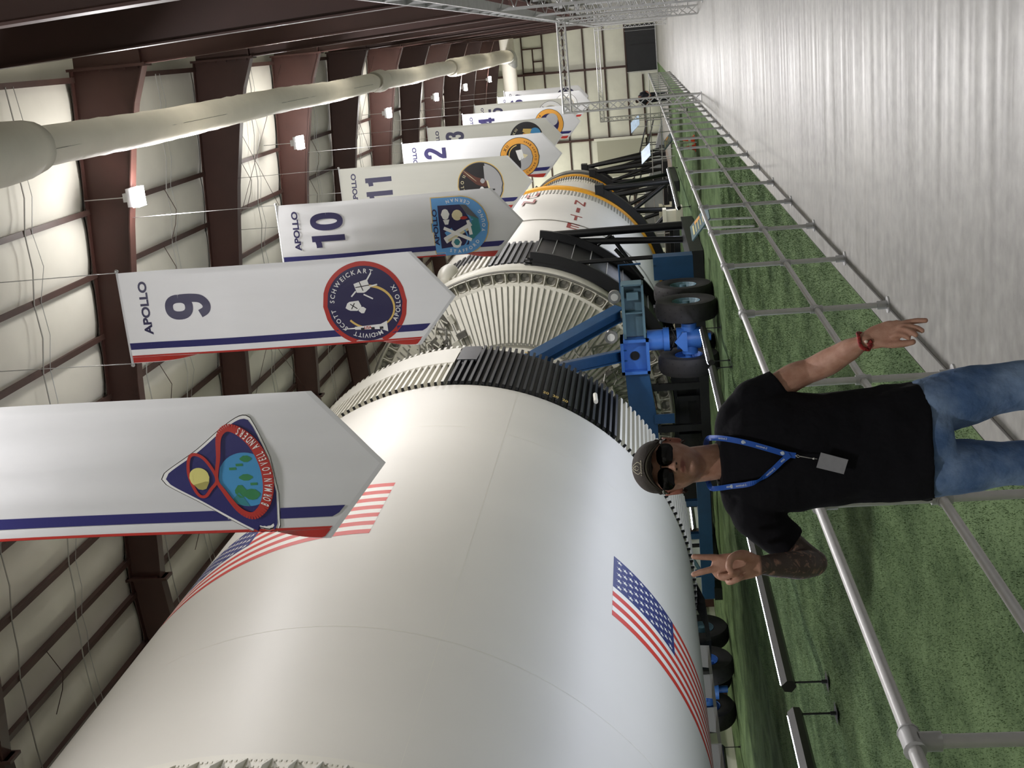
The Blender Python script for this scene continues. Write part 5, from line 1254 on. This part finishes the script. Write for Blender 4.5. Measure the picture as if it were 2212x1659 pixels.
ts = b.build('t_shirt', 'shirt', man, True, True); remesh(ts, .0055, 3)
tx = bpy.data.textures.new('folds', 'CLOUDS'); tx.noise_scale = .10
dm = ts.modifiers.new('Displace', 'DISPLACE'); dm.texture = tx; dm.strength = .012; dm.mid_level = .5
b = MB(); pts = []
for k in range(37):
    a = 2 * PI * k / 36; pts.append((-.033 + .066 * math.cos(a), .006 + .060 * math.sin(a), 1.562 + (.010 * math.sin(a) if math.sin(a) > 0 else .022 * math.sin(a))))
b.path(pts, [(.009, .005)] * 37, 8, cap=False); b.build('collar', 'shirt', man, True, True)
# jeans
b = MB()
limb(b, [(0.005, 0, 1.0), (.01, 0, .93), (.015, .0, .875)], [(.165, .105), (.178, .112), (.165, .10)], n=40, flat0=True, flat1=True, side=(1, 0, 0))
limb(b, [(.100, 0, .93), (.128, -.005, .83), (.150, -.012, .70), (.162, -.02, .52), (.185, .01, .28), (.205, .02, .07)], [(.095, .10), (.089, .10), (.076, .085), (.066, .075), (.062, .066), (.060, .07)], n=30, flat1=True, side=(1, 0, 0))
limb(b, [(-.080, 0, .93), (-.080, -.005, .83), (-.080, -.012, .70), (-.085, -.02, .52), (-.092, .01, .28), (-.10, .02, .07)], [(.086, .10), (.082, .10), (.068, .085), (.063, .075), (.06, .066), (.060, .07)], n=30, flat1=True, side=(1, 0, 0))
jn = b.build('jeans', 'denim', man, True, True); remesh(jn, .006, 3)
dm = jn.modifiers.new('Displace', 'DISPLACE'); dm.texture = tx; dm.strength = .014; dm.mid_level = .5
for x in (.205, -.10):
    b = MB(); limb(b, [(x, .06, .045), (x, -.02, .045), (x + (.01 if x > 0 else -.01), -.12, .035), (x + (.015 if x > 0 else -.015), -.18, .03)], [(.036, .045), (.042, .05), (.046, .035), (.036, .026)], side=(1, 0, 0)); b.lohi((x - .045, -.2, 0), (x + .045, .1, .018)); b.build('shoe', 'shoe', man, True, True)
# cap
b = MB(); nt, npn = 16, 48
for j in range(nt + 1):
    th = (PI / 2 + .12) * j / nt
    for i in range(npn):
        ph = 2 * PI * i / npn; x, y, z = math.sin(th) * math.cos(ph), math.sin(th) * math.sin(ph), math.cos(th)
        f = 1 + .03 * (abs(math.cos(ph * 3)) ** 6)
        b.v.append(HEAD_PT(.0805 * x * f, .102 * y, .040 + .080 * z ** .9 - .014 * y * max(0, 1 - z * 1.5) if z > 0 else .040 + .08 * z - .014 * y))
for j in range(nt):
    for i in range(npn): b.f.append((j * npn + i, (j + 1) * npn + i, (j + 1) * npn + (i + 1) % npn, j * npn + (i + 1) % npn)); b.m.append(0)
cp = b.build('cap', 'cap_cloth', man, True, True); sm = cp.modifiers.new('Solidify', 'SOLIDIFY'); sm.thickness = .003
b = MB(); K = 30
for i in range(K + 1):
    a = -1.28 + 2.56 * i / K
    for j in range(6):
        t = j / 5; ext = .072 * math.cos(a * .9) ** .8 * t
        x = .080 * math.sin(a) * (1 + .05 * t); y = -.100 * math.cos(a) - ext; z = .054 - .036 * math.sin(abs(a)) ** 2 * (1 + .25 * t) + .004 * t * math.cos(a)
        b.v.append(HEAD_PT(x, y, z))
for i in range(K):
    for j in range(5): q = i * 6 + j; b.f.append((q, q + 1, q + 7, q + 6)); b.m.append(0)
br = b.build('cap_brim', 'cap_cloth', cp, True, True); sm = br.modifiers.new('Solidify', 'SOLIDIFY'); sm.thickness = .003
b = MB(); K = 30
for i in range(K + 1):
    a = -1.26 + 2.52 * i / K
    for j in range(3):
        t = .72 + .28 * j / 2; ext = .072 * math.cos(a * .9) ** .8 * t
        b.v.append(HEAD_PT(.080 * math.sin(a) * (1 + .05 * t), -.100 * math.cos(a) - ext, .0475 - .036 * math.sin(abs(a)) ** 2 * (1 + .25 * t) + .004 * t * math.cos(a)))
for i in range(K):
    for j in range(2): q = i * 3 + j; b.f.append((q, q + 1, q + 4, q + 3)); b.m.append(0)
b.build('brim_edge', 'cap_under', cp, True, True)
def capP(u, v):                      # u across, v up the front of the crown
    th = math.acos(max(-1, min(1, v / .080))); ph = -PI / 2 + u / .082; x, y, z = math.sin(th) * math.cos(ph), math.sin(th) * math.sin(ph), math.cos(th)
    return HEAD_PT(.0835 * x, .105 * y, .0415 + .0825 * abs(z) ** .9 - .014 * y * max(0, 1 - z * 1.5))
b = MB()
for s in (-1, 1):
    b.path([capP(s * u, v) for u, v in ((.003, .064), (.012, .060), (.019, .050), (.021, .040), (.017, .030), (.012, .027))], .0011, 5)
    b.path([capP(s * u, v) for u, v in ((.001, .060), (.006, .054), (.009, .046), (.006, .038), (.002, .034))], .0009, 5)
    b.path([capP(s * u, v) for u, v in ((.0, .050), (.010, .050))], .0008, 5)
for k in range(9): b.path([capP(-.018 + .0045 * k, .0215), capP(-.016 + .0045 * k, .0215), capP(-.0165 + .0045 * k, .0255)], .0011, 5)
for u in (-.023, .023): b.path([capP(u, .022), capP(u, .025)], .0018, 5)
b.build('cap_emblem', 'cap_print', cp, True, True)
# sunglasses
sg = MB()
for s in (-1, 1):
    K = 28; c = len(sg.v)
    sg.v.append(HEAD_PT(s * .035, -.113, .004))
    for i in range(K):
        a = 2 * PI * i / K; ca, sa = math.cos(a), math.sin(a)
        x = s * .0365 + .0345 * math.copysign(abs(ca) ** .75, ca); z = .001 + .0255 * math.copysign(abs(sa) ** .8, sa) - (.003 * (x * s > .05))
        sg.v.append(HEAD_PT(x, -.110 + .30 * max(0, abs(x) - .02) ** 1.0 * .45, z))
    for i in range(K): sg.f.append((c, c + 1 + i, c + 1 + (i + 1) % K)); sg.m.append(0)
g = sg.build('sunglasses', 'lens_black', man, True, True); sm = g.modifiers.new('Solidify', 'SOLIDIFY'); sm.thickness = .003
b = MB(); b.path([HEAD_PT(-.010, -.112, .012), HEAD_PT(0, -.115, .014), HEAD_PT(.010, -.112, .012)], .0024, 8); b.build('bridge', 'lens_black', g, True, True)
for s in (-1, 1): b = MB(); b.path([HEAD_PT(s * .062, -.098, .012), HEAD_PT(s * .076, -.085, .012), HEAD_PT(s * .083, -.02, .012), HEAD_PT(s * .083, .01, .006)], .003, 8); b.build('temple', 'lens_black', g, True, True)
b = MB()
for s in (-1, 1): b.path([HEAD_PT(s * .070, -.096, .014), HEAD_PT(s * .079, -.083, .014)], .0032, 8)
b.build('hinge', 'metal', g, True, True)
# lanyard
def rib2(b, pts, wd, nrm=(0, -1, 0), tw=None):
    P_ = [Vector(p) for p in pts]; n = len(P_); o = len(b.v)
    for i, p in enumerate(P_):
        t = (P_[min(n - 1, i + 1)] - P_[max(0, i - 1)]).normalized(); nn = Vector(nrm); a = t.cross(nn).normalized()
        if tw: a = Matrix.Rotation(tw[i], 3, t) @ a
        c = a.cross(t).normalized() * .0008
        for q in (p + a * wd / 2 + c, p - a * wd / 2 + c, p - a * wd / 2 - c, p + a * wd / 2 - c): b.v.append(tuple(q))
    for i in range(n - 1):
        for k in range(4): b.f.append((o + 4 * i + k, o + 4 * i + (k + 1) % 4, o + 4 * i + 4 + (k + 1) % 4, o + 4 * i + 4 + k)); b.m.append(0)
ly = MB()
LA = [(.012, .062, 1.60), (.043, .02, 1.594), (.046, -.045, 1.578), (.040, -.090, 1.54), (.025, -.118, 1.485), (.006, -.130, 1.43), (-.014, -.1345, 1.375), (-.021, -.136, 1.345)]
LB = [(-.085, .055, 1.60), (-.108, .015, 1.592), (-.108, -.045, 1.572), (-.103, -.093, 1.535), (-.099, -.118, 1.492), (-.088, -.127, 1.455), (-.060, -.132, 1.415), (-.034, -.136, 1.385), (-.018, -.138, 1.362)]
def dense(P_):
    o = []
    for i in range(len(P_) - 1):
        a, p, q, c = P_[max(0, i - 1)], P_[i], P_[i + 1], P_[min(len(P_) - 1, i + 2)]
        for k in range(6):
            t = k / 6; o.append(tuple(.5 * ((2 * p[m]) + (-a[m] + q[m]) * t + (2 * a[m] - 5 * p[m] + 4 * q[m] - c[m]) * t * t + (-a[m] + 3 * p[m] - 3 * q[m] + c[m]) * t ** 3) for m in range(3)))
    o.append(P_[-1]); return o
dA, dB = dense(LA), dense(LB)
rib2(ly, dA, .0165); rib2(ly, dB, .0155, tw=[1.15 * math.exp(-((i - 30) / 3.2) ** 2) for i in range(len(dB))])
rib2(ly, dense([(.012, .062, 1.60), (-.035, .078, 1.598), (-.085, .055, 1.60)]), .016, nrm=(0, 1, 0))
lan = ly.build('lanyard', 'lanyard', man, False, True)
def rtext(b, P_, f, t, h, off=.0022):
    L = [0]
    for p, q in zip(P_, P_[1:]): L.append(L[-1] + (Vector(q) - Vector(p)).length)
    V, F, w0, h0 = text2d(t, .02); s0 = f * L[-1]
    def at(s):
        s = max(0, min(L[-1] - 1e-6, s))
        for i in range(len(L) - 1):
            if s <= L[i + 1]: break
        p, q = Vector(P_[i]), Vector(P_[i + 1]); tt = (q - p).normalized(); return p + (q - p) * ((s - L[i]) / (L[i + 1] - L[i])), tt
    O = []
    for x, y in V:
        p, tt = at(s0 + x * h); a = tt.cross(Vector((0, -1, 0))).normalized(); nn = a.cross(tt).normalized(); nn = nn if nn.y < 0 else -nn
        O.append(p - a * (y * h) + nn * off)
    b.add(O, F)
b = MB()
for f, t in ((.42, 'sentinel-2'), (.60, 'esa'), (.74, 'sentinel-2'), (.90, 'esa')): rtext(b, dA, f, t, .0062 if t != 'esa' else .0078)
for f, t in ((.42, 'esa'), (.54, 'sentinel-2'), (.80, 'sentinel-2'), (.93, 'esa')): rtext(b, dB, f, t, .0062 if t != 'esa' else .0078)
for PP, f in ((dA, .555), (dA, .855), (dB, .375)):
    i = int(f * (len(PP) - 1)); p = Vector(PP[i]); b.sphere((p.x, p.y - .0022, p.z), (.0058, .0012, .0058), 12, 6)
b.build('lanyard_print', 'lan_text', lan, False, True)
b = MB(); b.path([(-.021, -.137, 1.347), (-.019, -.139, 1.339), (-.024, -.139, 1.333), (-.027, -.138, 1.338), (-.022, -.137, 1.345)], .0013, 6); b.path([(-.0235, -.139, 1.333), (-.027, -.141, 1.318), (-.030, -.141, 1.306)], .0022, 6); b.sphere((-.0325, -.139, 1.294), .0042, 8, 6); b.path([(-.030, -.141, 1.306), (-.034, -.14, 1.284)], .0014, 6); b.build('clip', 'metal', lan, 40, True)
b = MB(); cA, cB, cC, cD = [Vector(q) for q in ((-.0155, -.1395, 1.272), (-.041, -.133, 1.194), (-.083, -.133, 1.210), (-.059, -.1395, 1.288))]
nn = (cB - cA).cross(cC - cA).normalized() * .0012
b.add([cA + nn, cB + nn, cC + nn, cD + nn, cA - nn, cB - nn, cC - nn, cD - nn], [(0, 1, 2, 3), (7, 6, 5, 4), (0, 4, 5, 1), (1, 5, 6, 2), (2, 6, 7, 3), (3, 7, 4, 0)]); b.build('badge', 'badge', lan, False, True)
# bracelet
b = MB(); c = Vector((.3045, -.146, 1.128)); ax = Vector((.42, -.53, -.74)).normalized(); e1 = ax.cross(Vector((0, 0, 1))).normalized(); e2 = ax.cross(e1).normalized()
b.path([tuple(c + e1 * (.0315 * math.cos(t)) + e2 * (.0265 * math.sin(t)) + ax * (.003 * math.sin(3 * t))) for t in np.linspace(0, 2 * PI, 40)], .0055, 8, cap=False)
b.path([tuple(c + Vector((-.010, -.027, -.012)) + Vector((.004 * k, -.003 * math.sin(k), -.004 * (k % 2)))) for k in range(-3, 3)], [.007] * 6, 8)
bc = b.build('bracelet', 'bracelet', man, True, True)
b = MB(); b.sphere(tuple(c + Vector((-.004, -.034, -.002))), .0052, 10, 8); b.build('bead', 'bead', bc, True, True)
def farman(label, x, y, rz, top='dark_cloth', h=1.78):
    t = thing('person', label, 'person', (x, y, 0), None, rz)
    b = MB(); s = h / 1.78
    b.sphere((0, -.01, 1.66 * s), (.085, .1, .115), 20, 14); limb(b, [(0, 0, 1.42), (0, 0, 1.58)], [.07, .055])
    for q in (-1, 1):
        limb(b, [(q * .19, 0, 1.42), (q * .26, .04, 1.16), (q * .2, -.12, 1.0)], [.055, .045, .03]); limb(b, [(q * .2, -.12, 1.0), (q * .17, -.16, .95)], [(.04, .02), (.035, .02)])
        for k in range(4): limb(b, [(q * .17 + .012 * k - .02, -.15, .96), (q * .165 + .012 * k - .02, -.19, .92)], [.009, .007], n=8)
        limb(b, [(q * .1, 0, .9), (q * .11, -.02, .5), (q * .12, .02, .08)], [.08, .055, .04]); 
    o = b.build('body', 'skin_far', t, True, True); remesh(o, .012, 1)
    b = MB(); limb(b, [(0, 0, .92), (0, 0, 1.15), (0, 0, 1.35), (0, 0, 1.5)], [(.175, .12), (.17, .12), (.2, .12), (.13, .08)], side=(1, 0, 0))
    for q in (-1, 1): limb(b, [(q * .16, 0, 1.46), (q * .24, .03, 1.24)], [.075, .068])
    o = b.build('shirt', top, t, True, True); remesh(o, .014, 1)
    b = MB(); limb(b, [(0, 0, .98), (0, 0, .86)], [(.17, .12), (.16, .11)], side=(1, 0, 0))
    for q in (-1, 1): limb(b, [(q * .09, 0, .9), (q * .11, -.01, .5), (q * .12, .02, .1)], [.1, .075, .065])
    o = b.build('trousers', 'dark_cloth', t, True, True); remesh(o, .014, 1)
    b = MB(); b.sphere((0, .01, 1.70 * s), (.092, .105, .09), 18, 12); b.build('hair', 'hair', t, True, True)
    for q in (-1, 1): b = MB(); limb(b, [(q * .12, .05, .05), (q * .13, -.16, .04)], [.045, .04]); b.build('shoe', 'shoe', t, True, True)
    b = MB(); b.sphere((0, .2, 1.25), (.15, .1, .24), 16, 12); b.build('backpack', 'black_paint', t, True, True)
farman('distant visitor in dark clothes with a backpack standing by the far end of the railing', -3.62, 68.5, math.radians(60))
farman('second distant visitor half hidden behind the railing near the far end', -3.5, 70.5, math.radians(-20), 'dark_cloth', 1.6)
